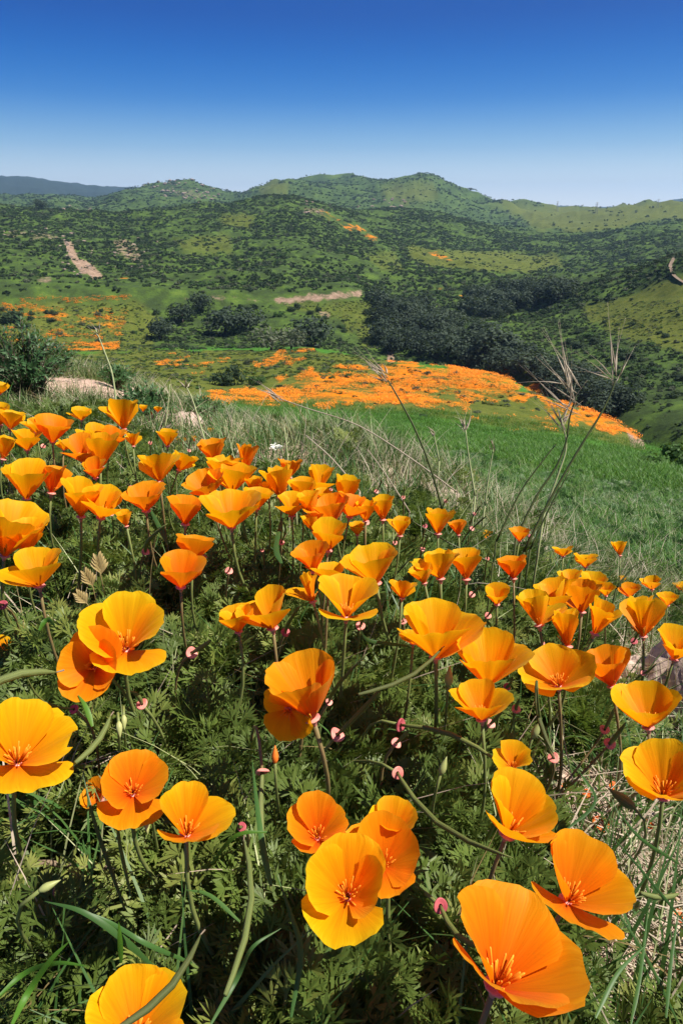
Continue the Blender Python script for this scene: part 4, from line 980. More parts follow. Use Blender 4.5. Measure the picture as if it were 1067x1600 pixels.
G_BIG = 'big open poppies in the foreground'; G_MID = 'poppies across the middle of the bed'; G_BACK = 'poppies along the back of the bed'; G_R = 'poppies of the clump above the boulder'; G_C = 'crowded poppies at the crest of the bed'; G_FAR = 'tiny poppies beyond the bed'
PL = [
 # foreground
 (774,1540,150,24,44,46,'largest poppy of all, wide yellow-orange bowl at the lower right corner',G_BIG,(10,-2,-10,-6),.15),
 (543,1402,96,-3,70,50,'wide yellow poppy facing the viewer with a deep orange heart and dark star',G_BIG,(-2,0,0,-3),.12),
 (598,1352,78,8,66,56,'broad flat yellow poppy tucked right behind the one with the dark star',G_BIG,None,.12),
 (612,1305,56,6,42,48,'orange poppy peeping out above two overlapping yellow ones at bottom centre',G_BIG,None,.12),
 (496,1310,66,4,52,42,'orange poppy with narrow gaping petals and visible stamens left behind the dark-star poppy',G_BIG,(-4,-6,0,10),.2),
 (292,1305,82,4,44,32,'upright orange cup with one petal swung out to the right, lower left of centre',G_BIG,(32,-4,-2,24),.1),
 (208,1240,66,8,58,45,'open orange bowl with bright stamens, above a pale hanging bud at left',G_BIG,(0,0,4,30),.12),
 (160,1248,34,-55,40,42,'small yellow poppy half hidden on the left of the bowl above the pale bud',G_BIG,None,.2),
 (28,1192,98,12,46,45,'large orange poppy with ragged streaked rim cut by the left edge',G_BIG,(0,-4,0,22),.8),
 (792,1302,96,24,42,38,'smooth orange cup leaning right above the straw, right of centre',G_BIG,(0,0,-4,16),.1),
 (886,1408,100,28,40,44,'deep orange poppy over the straw with one strap-like petal hanging',G_BIG,(4,0,-6,24),.12),
 (1035,1243,88,4,48,42,'orange poppy at the right edge with its right half shaded deep orange',G_BIG,None,.12),
 (212,1620,100,6,58,52,'yellow poppy cut by the bottom edge behind a dark slanting pod',G_BIG,None,.12),
 (800,1200,40,14,45,40,'small tattered orange poppy with notched petals above the smooth leaning cup',G_BIG,(0,0,20,30),1.2),
 # middle
 (488,1122,106,-20,34,30,'tall double-looking yellow poppy in the exact middle of the bed',G_MID,(4,10,2,-4),.15),
 (452,1108,52,-150,45,66,'shaded red-orange poppy hanging under the tall double-looking one',G_MID,None,.2),
 (198,1015,92,6,46,42,'bright yellow poppy with tall back petal overlapping a dark shaded one at left',G_MID,(-4,-8,8,24),.1),
 (148,1042,62,-70,66,58,'deep red-orange shaded poppy under the bright yellow one at left',G_MID,None,.08),
 (762,1070,92,-2,27,40,'large yellow cup with a torn petal hanging from its right side',G_MID,(4,0,-2,0),.3),
 (752,1124,64,-8,27,44,'yellow cup on a pale stem just below the cup with the torn petal',G_MID,(14,0,0,0),.25),
 (872,1072,70,-6,42,54,'spreading yellow poppy between the torn cup and the boulder',G_MID,None,.2),
 (680,1026,96,-3,30,30,'tall yellow poppy with an extra petal spreading right, behind the torn cup',G_MID,(26,0,0,-2),.3),
 (1012,1136,74,-6,30,48,'orange bowl with pointed side petals in front of the boulder',G_MID,(4,-8,4,0),.15),
 (956,1072,58,-12,22,38,'orange poppy with twisted petals at the left foot of the boulder',G_MID,None,.35),
 (1052,1030,44,14,26,42,'small yellow cup standing against the boulder at the right edge',G_MID,None,.15),
 (1004,994,64,-4,20,33,'tall crumpled orange poppy directly above the boulder',G_R,None,.55),
 (541,964,66,4,29,46,'smooth yellow cup in the centre above the tall double-looking poppy',G_MID,None,.12),
 (588,911,68,-9,25,40,'large orange-yellow cup on a straight green stem, upper centre',G_MID,(0,0,10,0),.25),
 (426,981,62,-10,26,42,'orange poppy with fan-shaped petals, right half of a touching pair left of centre',G_MID,None,.25),
 (373,987,38,-12,26,46,'small yellow poppy, left half of a touching pair left of centre',G_MID,None,.25),
 (283,917,52,0,32,45,'round yellow cup showing its stamens under a darker orange one, upper left',G_MID,None,.1),
 (302,877,44,6,14,56,'dark orange flat-topped poppy just behind the round yellow cup',G_MID,None,.1,None,True),
 (62,915,66,-8,24,42,'yellow cup with a pointed left petal, lowest of the stack at the left edge',G_MID,(0,0,18,0),.12),
 (42,864,50,0,26,42,'yellow cup in the middle of the stack at the left edge',G_MID,None,.12),
 (8,868,82,10,24,38,'tall orange poppy cut by the left edge behind two yellow cups',G_MID,None,.15),
 (492,893,44,-15,27,45,'streaked orange cup leaning left beside the large cup on a straight stem',G_MID,None,.2),
 (512,860,44,4,24,35,'heart-shaped yellow cup below the crowded crest',G_MID,None,.15),
 (489,940,40,-16,12,26,'wilting orange poppy with a dangling petal left of the smooth central cup',G_MID,None,.9),
 (514,910,32,4,10,62,'flat orange poppy peeping over the smooth central cup',G_MID,None,.3),
 (362,824,72,-4,22,44,'largest poppy of the back rows, wide cup with a pink base left of centre',G_MID,(0,0,6,0),.2),
 (290,819,42,3,22,38,'dark orange cup touching the left side of the widest back-row cup',G_MID,None,.1,None,True),
 (229,798,50,-4,26,38,'open orange poppy showing a red heart beside a thick green pod stem',G_MID,(0,4,8,0),.2),
 (127,807,58,0,22,38,'broad orange cup, left of a touching pair in the upper left',G_MID,None,.2),
 (158,809,46,10,30,40,'orange cup with dark streaks, right of a touching pair in the upper left',G_MID,None,.15),
 (198,822,22,-14,15,35,'small drooping orange poppy below the gap between two upper-left cups',G_MID,None,.4),
 (42,779,56,0,22,38,'yellow-topped cup with a crinkled rim at the left, above the left-edge stack',G_BACK,None,.4),
 (81,770,40,8,18,33,'half-shaded orange cup right of the crinkled yellow-topped cup',G_BACK,None,.1,None,True),  # its shade is put in as the deep petal colour
 (132,722,40,-8,20,36,'yellow cup joined on the left to a taller orange cup, upper left',G_BACK,None,.15),
 (158,730,48,2,16,30,'tall orange cup joined to a yellow one on its left, upper left',G_BACK,None,.3),
 (150,747,27,-10,25,40,'small red-orange poppy under the joined pair at upper left',G_BACK,None,.3,None,True),
 (150,692,30,4,16,40,'small orange cup behind the joined pair at upper left',G_BACK,None,.2),
 (172,697,30,8,12,44,'shaded orange poppy squeezed between the joined pair and the one behind',G_BACK,None,.2,None,True),  # deep petal colour stands in for the shade here
 (83,691,40,0,13,48,'wide funnel-shaped orange poppy in the upper left with a smaller one behind',G_BACK,None,.3),
 (58,676,25,-5,12,50,'small orange poppy behind the wide funnel at upper left',G_BACK,None,.3),
 (43,703,30,-4,10,42,'small three-pointed orange poppy left of the wide funnel',G_BACK,None,.3),
 (100,703,16,6,14,42,'little orange poppy just right below the wide funnel',G_BACK,None,.3),
 (17,670,28,4,12,45,'small orange poppy beside the leafy crest bush at the left edge',G_BACK,None,.3),
 (1,664,30,0,14,42,'orange poppy cut by the left edge below the leafy crest bush',G_BACK,None,.3),
 (0,616,20,6,10,45,'topmost small orange poppy cut by the left edge',G_BACK,None,.2),
 (5,717,32,12,14,38,'orange poppy cut by the left edge level with the joined pair',G_BACK,None,.2),
 (128,656,21,0,8,50,'small orange cup in front of the bare soil on the crest',G_BACK,None,.3),
 (194,670,44,-4,10,32,'tall orange cup standing highest against the crest shrubs',G_BACK,None,.2),
 (209,697,20,0,8,40,'small V-shaped orange poppy right below the tallest crest cup',G_BACK,None,.2),
 (262,697,26,0,10,42,'small orange cup in front of the lower bare soil patch',G_BACK,None,.2),
 (250,752,44,-6,16,42,'yellow-orange cup with wavy rim, left of the pale arching stalk',G_BACK,None,.4),
 (280,735,30,28,14,42,'orange poppy leaning right behind the wavy-rimmed cup',G_BACK,None,.3),
 (336,724,36,-10,12,43,'crumpled deep orange poppy below the lower bare soil patch',G_BACK,None,.8,None,True),
 (381,741,40,6,13,28,'upright yellow-orange cup standing alone left of the white flower head',G_BACK,None,.4),
 (326,775,48,-18,22,40,'bright yellow poppy with a folded front petal in the upper middle',G_BACK,(0,0,10,14),.3),
 (348,752,40,4,14,44,'frilly yellow poppy behind the one with the folded petal',G_BACK,None,.9),
 (364,768,44,6,18,44,'pale yellow poppy with broad petals behind the widest back-row cup',G_BACK,None,.3),
 (402,795,32,6,16,40,'orange poppy half hidden right of the widest back-row cup',G_C,None,.3),
 (398,772,26,-4,14,36,'small orange poppy between the broad yellow one and the crowded crest',G_C,None,.3),
 (438,777,44,-4,12,30,'tall orange poppy at the left end of the crowded crest',G_C,None,.5),
 (452,746,28,4,10,32,'ragged orange poppy with a pale grass blade across it, top of the crowded crest',G_C,None,.9),
 (420,776,22,-6,12,34,'small orange bud-like poppy at the far left of the crowded crest',G_C,None,.3),
 (474,786,36,0,16,38,'orange poppy in the thick of the crowded crest',G_C,None,.5),
 (456,806,34,-4,18,38,'low orange poppy under the left end of the crowded crest',G_C,None,.3),
 (499,766,36,2,14,40,'yellow cup at the upper right of the crowded crest',G_C,None,.3),
 (505,787,22,0,14,42,'small orange cup under the upper right yellow cup of the crowded crest',G_C,None,.2),
 (488,811,40,-12,22,40,'yellow-orange poppy with striped petals low in the crowded crest',G_C,None,.3),
 (521,817,52,-12,22,38,'large yellow poppy with flaring left petal at the right of the crowded crest',G_C,(0,0,14,0),.2),
 (490,830,26,-14,20,42,'small yellow poppy at the bottom of the crowded crest',G_C,None,.3),
 (536,789,42,12,14,32,'yellow poppy with a curled bright petal at the right end of the crowded crest',G_C,None,.3),
 (546,808,36,14,14,34,'shaded orange poppy under the curled bright petal',G_C,None,.2,None,True),  # shade under the bright petal painted with the deep colour
 (598,812,40,-2,14,34,'pointed orange cup standing right of the crowded crest',G_C,(0,0,-8,0),.2),
 (571,814,28,0,14,38,'small orange cup touching the pointed cup on its left',G_C,None,.2),
 (558,836,20,0,16,42,'small orange poppy with a pink ring above it, right of the crest',G_C,None,.3),
 (625,837,28,4,18,38,'orange cup crossed by a dark grass stalk, right of the pointed cup',G_BACK,None,.2),
 (684,834,36,0,14,34,'round yellow cup with crinkled top at the far right of the back row',G_BACK,None,.6),
 (698,815,15,8,10,36,'little orange poppy hidden behind the round crinkled yellow cup',G_BACK,None,.3),
 (716,836,22,-6,10,38,'small orange cup right beside the round crinkled yellow cup',G_BACK,None,.3),
 (761,843,13,0,12,44,'tiny orange poppy alone between two small back-row cups',G_BACK,None,.3),
 (811,845,21,4,14,52,'deep red-orange open poppy alone before the green slope',G_BACK,None,.3,None,True),
 (688,904,52,-4,16,32,'tall jagged yellow poppy with spread pointed petals right of centre',G_MID,(4,0,16,0),.5),
 (663,911,28,-14,18,40,'yellow poppy at the left foot of the tall jagged one',G_MID,None,.2),
 (728,905,42,-2,14,33,'orange cup with square top next to the tall jagged poppy',G_MID,None,.4),
 (802,904,34,-2,12,44,'funnel-shaped orange poppy with level rim, right of centre',G_MID,None,.15),
 (776,944,28,0,34,42,'small open orange poppy with three round petals below the level-rimmed funnel',G_MID,None,.1),
 (628,935,28,4,16,44,'orange poppy behind a leaning pod left of the tall yellow one',G_MID,None,.4),
 (645,1006,28,4,10,64,'flat orange poppy low beside the left flank of the tall yellow one',G_MID,None,.3),
 (536,889,14,20,10,40,'small dark orange poppy in shade left below the large cup',G_MID,None,.3,None,True),  # shade painted in by the deep petal colour
 (879,869,19,0,12,52,'small flat orange poppy at the left of three before the green slope',G_R,None,.3),
 (914,886,23,0,12,52,'wide ragged orange poppy in the middle of three before the green slope',G_R,None,.6),
 (968,868,20,-4,10,38,'small orange cup standing highest at right before the green slope',G_R,None,.3),
 (892,919,28,-4,14,40,'orange poppy at the top of the clump above the boulder',G_R,None,.3),
 (922,931,34,6,14,36,'orange cup at the upper right of the clump above the boulder',G_R,None,.3),
 (870,950,42,-12,16,38,'orange poppy at the upper left of the clump above the boulder',G_R,None,.3),
 (908,956,46,2,16,40,'broad deep orange poppy in the heart of the clump above the boulder',G_R,None,.3,None,True),
 (842,977,48,-10,16,36,'yellow-orange cup leaning left at the left end of the clump above the boulder',G_R,None,.3),
 (886,1010,54,-3,16,33,'orange cup at the lowest point of the clump above the boulder',G_R,None,.2),
 (928,990,52,18,18,44,'spreading orange poppy with a seed pod before it, right side of the clump',G_R,None,.25),
 (946,931,18,0,24,46,'small round orange poppy right of the clump above the boulder',G_R,None,.2),
 (984,932,20,4,28,50,'small open orange poppy, second from the clump towards the right edge',G_R,None,.2),
 (1018,921,20,-4,16,48,'small orange poppy with a dry blade across it near the right edge',G_R,None,.3),
 (1042,946,20,2,20,50,'low wide orange poppy near the right edge above the boulder',G_R,None,.3),
 (1066,925,16,0,14,44,'small orange poppy cut by the right edge',G_R,None,.2),
 (-4,1022,24,10,30,44,'orange poppy only just showing at the left edge beside the thick pale pod',G_MID,None,.2),
]
for q in PL: poppy(*q)
for x, y, L in ((285,692,9),(303,690,9),(329,676,8),(224,643,10),(235,650,8),(247,644,9),(218,634,7),(950,896,8),(972,908,8),(104,648,6)):
    poppy(x, y, L, 0, 10, 46, 'tiny orange poppy scattered behind the bed', G_FAR, None, .3)

# ---------------------------------------------------------------- spent heads: pink rings with a long ribbed pod
def podhead(x, y, wpx, tip, stem, dark, label, podw=.35, dz=-.04, name='spent_poppy'):
    """ring at x,y; pod runs to pixel tip (x, y, nearer); stem runs to pixel stem"""
    NP[0] += 1; rn = random.Random(NP[0])
    d = layer_depth(x, y, dz); c = P(x, y, d); rr = wpx * d / FPX * .42
    tp = P(tip[0], tip[1], d * tip[2]); A_ = (tp - c).normalized()
    gd = min(layer_depth(stem[0], stem[1], -.10), d * 1.35); q = P(stem[0], stem[1], gd)
    g = Vector((q.x, q.y, float(terr(q.x, q.y)[0]))); root = empty(name, g)
    X_ = A_.orthogonal().normalized(); B = Matrix((X_, A_.cross(X_), A_)).transposed().to_4x4(); B.translation = c - g
    mb = MB(); vs = []; fs = []; N_ = 20
    for i_, (zz, qq) in enumerate([(-.55, .25), (-.42, .6), (-.12, .98), (.06, 1.0), (.10, .86), (-.04, .55), (.0, .3)]):
        for k in range(N_):
            a = k * 2 * math.pi / N_; wv = 1 + .045 * math.sin(a * 10) * (qq > .5) + .04 * math.sin(a * 3 + NP[0])
            vs.append((math.cos(a) * rr * qq * wv, math.sin(a) * rr * qq * wv, zz * rr + .08 * rr * math.sin(a * 2 + NP[0]) * qq))
    for i_ in range(6):
        for k in range(N_): fs.append((i_ * N_ + k, i_ * N_ + (k + 1) % N_, (i_ + 1) * N_ + (k + 1) % N_, (i_ + 1) * N_ + k))
    mb.add(vs, fs); mb.build('pink_ring', M['pinkdark' if dark else 'pink'], root).matrix_local = B
    pl = (tp - c).length; pr_ = rr * podw * 1.1; pb = MB()
    bend = X_ * pl * rn.choice((-1, 1)) * rn.uniform(.05, .13)
    ts = [0, .08, .25, .5, .75, .92, 1]; prof = [.55, .8, 1, 1.05, .85, .5, .14]
    pts = [c - g + A_ * pl * t + bend * math.sin(t * 3.14) for t in ts]
    n_ = 16; b0 = len(pb.v); pb.tube(pts, [pr_ * q_ for q_ in prof], n_)
    pb.v = [tuple(Vector(p) + (Vector(p) - pts[i_ // n_]) * (.10 if (i_ % n_) % 2 else -.06)) if i_ < n_ * len(ts) else p for i_, p in enumerate(pb.v)]
    pb.build('pod', M['pod'], root)
    st = MB(); b1 = c - g - A_ * rr * .45; hgt = max(b1.length, .02)
    st.tube(bez(b1, b1 - A_ * hgt * .4, Vector((0, 0, hgt * .4)), Vector((0, 0, -.008)), 8), .0012, 6)
    st.build('stem', M['stemred' if rn.random() < .5 else 'stem'], root)
    return tag(root, label, 'poppy', 'spent poppy heads with pink rings')
PODS = [
 (527,1148,29,(598,1072,.93),(490,1240),0,'pink ring with a thick dark pod rising right, below the central double poppy',.26),
 (621,1208,24,(800,1340,.72),(500,1175),0,'pink ring with a long pale ribbed pod pointing down right, centre of the bed',.30),
 (626,1133,26,(786,1196,.88),(560,1180),1,'dark red ring with a long green pod lying to the right, centre of the bed',.28),
 (619,1161,20,(640,1140,.97),(608,1260),0,'small pink ring just under the dark red ring, with a short pod',.3),
 (410,1207,26,(424,1392,.9),(385,1160),0,'bright pink ring above a long pale pod hanging straight down, left of centre',.36),
 (222,1100,22,(204,1080,.97),(268,1172),0,'bright pink ring with a short withered tip on a reddish stem, left of centre',.3),
 (688,1416,28,(762,1482,.86),(650,1370),1,'dark crimson ring with a pod running behind the largest poppy',.3),
 (300,1020,23,(330,1000,.95),(270,1090),0,'crumpled bright pink ring alone right of the bright yellow left poppy',.3),
 (766,1131,18,(786,1110,.96),(750,1190),0,'pink ring right of the pale stem under the yellow cup',.3),
 (806,1108,17,(812,1090,.95),(790,1170),0,'pink ring below the hanging torn petal',.3),
 (792,1073,14,(802,1060,.95),(780,1120),1,'dusky red ring close under the hanging torn petal',.3),
 (864,1184,21,(838,1066,.86),(820,1240),0,'pink ring with a long thin pod slanting up left under the spreading yellow poppy',.22),
 (952,1162,22,(978,1128,.94),(840,1240),0,'lower of two pink rings with dark pods left of the boulder',.3),
 (944,1140,18,(960,1105,.94),(850,1225),0,'upper of two pink rings with dark pods left of the boulder',.3),
 (228,862,15,(262,818,.92),(228,935),0,'pink ring with a thick dark pod left of the round yellow cup',.42),
 (358,892,15,(362,866,.95),(345,935),0,'pale pink ring with a slim tip right of the round yellow cup',.24),
 (320,870,9,(345,840,.95),(312,905),0,'small pale pink ring between the flat-topped and the widest cups',.3),
 (446,988,17,(470,944,.92),(440,1020),1,'dusky pink ring with a dark pod right of the touching pair',.3),
 (514,1097,14,(575,1020,.9),(495,1150),0,'pink ring at the right shoulder of the central double poppy',.4),
 (563,978,18,(566,952,.96),(553,1040),0,'pink ring directly below the smooth central cup',.3),
 (630,971,13,(626,925,.94),(632,1010),0,'pink ring on a pale stem left of the tall yellow poppy',.26),
 (440,848,12,(442,815,.95),(430,890),0,'crumpled pink ring on a dark stem below the crowded crest',.24),
 (572,816,13,(576,798,.95),(568,850),0,'pink ring in front of the small cup right of the crowded crest',.3),
 (624,833,11,(645,810,.95),(620,860),0,'pale pink ring on the cup crossed by the dark stalk',.4),
 (660,858,9,(668,835,.96),(655,890),0,'small pink ring among crossing stalks right of centre',.3),
 (617,848,9,(622,835,.96),(612,875),0,'small pink ring right of the crest, above the large cup',.3),
 (737,929,12,(752,915,.96),(722,960),0,'pale pink ring between the square-topped cup and the three-petalled poppy',.3),
 (762,962,13,(774,945,.95),(752,1000),0,'pink ring right under the small three-petalled poppy',.3),
 (761,873,8,(764,862,.96),(758,905),0,'small pink ring above the three-petalled poppy',.3),
 (664,822,9,(668,800,.96),(655,850),1,'dusky red ring left beside the round crinkled yellow cup',.3),
 (737,826,9,(760,806,.95),(725,850),0,'pink ring on a dark stalk right of the small back-row cup',.3),
 (741,803,7,(750,790,.96),(735,830),0,'upper small pink ring on the grass stalk at the back of the bed',.3),
 (938,966,11,(946,950,.95),(905,1000),0,'pale ring with a dark pod in front of the spreading right-hand poppy',.4),
 (1004,1052,10,(1026,1036,.95),(985,1078),0,'pale pink ring with a pod lying across the boulder',.3),
 (990,1002,13,(1004,970,.93),(950,1030),1,'dusky red ring atop the boulder with a dark pod over the crumpled poppy',.3),
 (856,926,8,(862,918,.96),(850,955),0,'small pale ring at the upper left of the right-hand clump',.3),
 (1022,942,8,(1030,930,.96),(1015,965),0,'small pale ring between two low poppies near the right edge',.3),
 (5,945,18,(-20,930,.95),(20,990),1,'dusky red ring at the left edge under the stack of cups',.3),
 (116,1108,18,(44,1060,.9),(140,1180),1,'dark red ring behind the ragged left poppy, with a bent green pod',.2),
 (378,1292,17,(372,1288,.98),(360,1330),1,'small dark red ring between the grass and the swung-petal cup',.3),
]
for q in PODS: podhead(*q)
for k, (x, y) in enumerate([(517,765),(588,768),(605,775),(630,777),(696,783),(828,838),(720,868),(305,760),(205,762),(175,803),(68,697),(235,692),(296,704),(410,860),(848,1005),(640,958)]):
    podhead(x, y, random.uniform(6.5, 9), (x + random.uniform(-4, 14), y - random.uniform(6, 22), .96), (x - random.uniform(-6, 12), y + random.uniform(22, 40)), random.random() < .25, 'very small pink ring on a thin stem scattered among the poppies', .28)
def barepod(x0, y0, x1, y1, wpx, d0, d1, label, mt='pod', name='seed_pod', sag=.0, tipm=None):
    a = P(x0, y0, layer_depth(x0, y0) * d0); wpx *= .8; b_ = P(x1, y1, layer_depth(x1, y1) * d1); root = empty(name, a)
    r_ = wpx * (a - Vector((0, 0, 0))).y / (ray(x0, y0).y) / FPX * .5
    ts = [0, .1, .3, .55, .8, .94, 1]; sd_ = (b_ - a).cross(ray(x0, y0)) * (.10 * (1 if int(x0) % 2 else -1)) * .9; pts = [(b_ - a) * t + Vector((0, 0, sag * math.sin(t * 3.14))) + sd_ * math.sin(t * 3.0) for t in ts]
    mb = MB(); n_ = 16; mb.tube(pts, [r_ * q_ for q_ in (.6, .8, 1, 1, .85, .5, .2)], n_)
    mb.v = [tuple(Vector(p) + (Vector(p) - pts[i_ // n_]) * (.10 if (i_ % n_) % 2 else -.06)) if i_ < n_ * len(ts) else p for i_, p in enumerate(mb.v)]
    mb.build('pod', M[mt], root)
    tb = MB(); tb.tube([pts[-1] * .985, pts[-1] + (b_ - a).normalized() * r_ * 2.2], [r_ * .2, r_ * .3], 6); tb.build('tip', M['deadstem'], root)
    return tag(root, label, 'seed pod')
barepod(-30, 1082, 88, 1049, 15, .85, .88, 'thick pale green ribbed pod reaching in from the left edge', sag=.012)
barepod(172, 1615, 312, 1458, 15, .70, .74, 'dark green pod slanting across the poppy at the bottom edge', 'poddark')
barepod(352, 1555, 378, 1312, 14, .86, .9, 'upright ribbed green pod at lower left of centre')
barepod(118, 1192, 172, 1118, 12, .98, .98, 'short green ribbed pod lying in the leaves left of the pale bud')
barepod(1000, 1395, 1060, 1395, 10, 1.1, 1.1, 'greenish pod lying on the straw at the right')
barepod(838, 1064, 866, 1178, 8, .9, .97, 'thin olive pod crossing below the spreading yellow poppy', 'poddark')
barepod(560, 1085, 690, 1010, 9, .9, .92, 'thick dark olive stem-like pod slanting up to the tall yellow poppy', 'poddark')
# buds
def bud(x, y, wpx, lean, tilt, label, mt='bud', stem=None):
    d = layer_depth(x, y, -.02); c = P(x, y, d); s = wpx * d / FPX; X_, Y_, A_ = frame(x, y, R(lean), R(tilt))
    st = stem or (x + random.uniform(-15, 15), y + 50); q = P(st[0], st[1], layer_depth(st[0], st[1], -.1)); g = Vector((q.x, q.y, float(terr(q.x, q.y)[0])))
    root = empty('poppy_bud', g); mb = MB()
    mb.tube([c - g + A_ * (s * t) for t in (-.1, .1, .5, 1.0, 1.6, 2.1, 2.5)], [s * q_ for q_ in (.15, .3, .48, .5, .34, .16, .02)], 12); mb.build('cap', M[mt], root)
    sb = MB(); sb.tube(bez(c - g, c - g - A_ * .03, Vector((0, 0, .04)), Vector((0, 0, -.01)), 7), .0011, 6); sb.build('stem', M['stem'], root)
    tag(root, label, 'bud', 'closed poppy buds')
bud(228, 1258, 17, 176, 10, 'pale closed bud hanging in front of the open bowl with bright stamens', 'bud')
bud(62, 1392, 13, 75, 10, 'pale green pointed bud lying in the dark grass at lower left')
bud(186, 1128, 10, 175, 5, 'green hanging bud, left of two under the bright yellow left poppy')
bud(194, 1118, 9, 178, 5, 'green hanging bud, right of two under the bright yellow left poppy')
bud(688, 1210, 12, 20, 20, 'olive bud with pink base right of the three central rings')
bud(832, 1152, 12, 25, 20, 'olive bud with pink base under the spreading yellow poppy')
bud(700, 1072, 13, 5, 15, 'brownish bud left of the yellow cup on the pale stem')
bud(990, 1262, 18, -60, 10, 'dark green bud in the grass left of the right-edge poppy', 'pod')
bud(430, 1192, 11, 0, 20, 'small peach-coloured bud beside the long hanging pod', 'dryorange')
# fallen and dried petals on the straw
def fallen(x, y, wpx, label):
    p = hit(x, y, .12, 6, 900); d = p.y / ray(x, y).y; s = wpx * d / FPX; rn = random.Random(int(x * y)); mb = MB(); vs = []; fs = []
    n_ = 7
    for a in range(n_):
        for b_ in range(n_):
            u, v = a / (n_ - 1) * 2 - 1, b_ / (n_ - 1) * 2 - 1
            rr = max(abs(u), abs(v)); q = math.hypot(u, v) or 1; k_ = rr / q
            vs.append((u * k_ * s * .5, v * k_ * s * .42, .004 + .30 * s * (rn.random() * .5 + .25 * math.sin(u * 4 + 1) * math.cos(v * 3.2)) + .12 * s * rr * rr))
    for a in range(n_ - 1):
        for b_ in range(n_ - 1): fs.append((a * n_ + b_, (a + 1) * n_ + b_, (a + 1) * n_ + b_ + 1, a * n_ + b_ + 1))
    mb.add(vs, fs); o = mb.build('fallen_petal', M['dryorange'], None, loc=p + Vector((0, 0, .008))); o.rotation_euler = (rn.uniform(-.4, .4), rn.uniform(-.4, .4), rn.uniform(0, 6.28))
    tag(o, label, 'petal', 'dried petals fallen on the ground')
for x, y, s, l in ((888,1245,24,'dried red petal on the straw left of the right-edge poppy'),(916,1257,22,'dried orange petal touching a red one on the straw'),(956,1240,16,'curled red petal ring in the grass right of the straw patch'),(911,1199,22,'dried orange petal high in the grass above the straw'),(930,1302,30,'large crumpled orange-brown petal between two lower right cups'),(912,1434,30,'crumpled orange petal beside the largest poppy'),(1052,1444,22,'orange petal fallen near the right edge on the straw'),(526,1556,24,'red petal fallen in the shade at the bottom centre'),(752,1222,14,'dark red dried petal right of the long pale pod'),(667,1304,12,'small red petal under the long pale pod'),(175,1175,18,'dark red shrivelled petal above the open bowl at left'),(150,1470,20,'orange petal deep in the dark grass at lower left'),(350,1190,30,'brown shrivelled petal left of the long hanging pod'),(382,1465,34,'brown withered petals beside the upright pod'),(1010,1300,16,'brown petal scrap on the straw right of the lower cups')):
    fallen(x, y, s, l)
# ---------------------------------------------------------------- boulder, crest bushes, grass stalks, twigs
def boulder(x, y, wpx, hpx, label, name='boulder', seed=0, sink=.2):
    p = hit(x, y, .2, 6, 900); d = p.y / ray(x, y).y; sx = wpx * d / FPX / 2; sz = hpx * d / FPX
    mb = MB(); N_, K_ = 56, 34; vs = []; fs = []
    for i_ in range(K_ + 1):
        th = math.pi * i_ / K_
        for k in range(N_):
            ph = 2 * math.pi * k / N_; q = Vector((math.sin(th) * math.cos(ph), math.sin(th) * math.sin(ph), math.cos(th)))
            o_ = Vector((seed, 3, 5))
            # ledges and cracks: ridged noise on top of broad lumps
            e = 1 + .34 * mnoise.noise(q * 1.2 + o_) + .17 * mnoise.noise(q * 2.9 + o_) - .05 * (1 - min(abs(mnoise.noise(q * 2.3 + o_ * 2)) * 3, 1)) ** 2 + .07 * mnoise.noise(q * 7 + o_) + .045 * mnoise.noise(q * 15 + o_)
            vs.append((q.x * sx * e, q.y * sx * .8 * e, q.z * sz * .75 * e))
    for i_ in range(K_):
        for k in range(N_): fs.append((i_ * N_ + k, (i_ + 1) * N_ + k, (i_ + 1) * N_ + (k + 1) % N_, i_ * N_ + (k + 1) % N_))
    mb.add(vs, fs); o = mb.build(name, M['rock'], None, loc=p + Vector((0, 0, sz * (.5 - sink))))
    return tag(o, label, 'rock')
boulder(1078, 1150, 215, 185, 'weathered pinkish boulder under the poppies at the right edge', seed=2)
boulder(985, 1062, 70, 40, 'small dark-sided stone leaning against the left of the boulder', 'stone', 7)
boulder(290, 672, 60, 26, 'pale pink earth-crusted stone on the crest below the dead twig', 'stone', 4)
boulder(322, 712, 40, 16, 'pale flat stone below the crest twig, left of the upright lone poppy', 'stone', 9)
boulder(136, 632, 9, 8, 'tiny dark grey pebble on the bare soil of the crest', 'pebble', 12)
boulder(372, 716, 30, 14, 'pale low stone beside the pale flat stone on the crest', 'stone', 21)
boulder(446, 722, 26, 12, 'pale stone in the dry grass right of the white flower head', 'stone', 23)
boulder(598, 742, 36, 13, 'grey-pink stone sunk in the silvery grass behind the crowded poppies', 'stone', 25)
boulder(700, 778, 34, 12, 'pale stone in the dry grass above the round crinkled yellow cup', 'stone', 27)
boulder(828, 902, 30, 14, 'pale stone right of the level-rimmed funnel poppy', 'stone', 29)
for x, y, s in ((205,612,10),(232,640,8),(275,690,9),(395,730,10),(420,722,8),(440,738,9),(380,708,6),(160,640,8),(255,650,9)):
    boulder(x, y, s, s * .7, 'small pale pebble lying on the bare soil of the crest', 'pebble', x * .1)['group'] = 'pebbles on the crest soil'
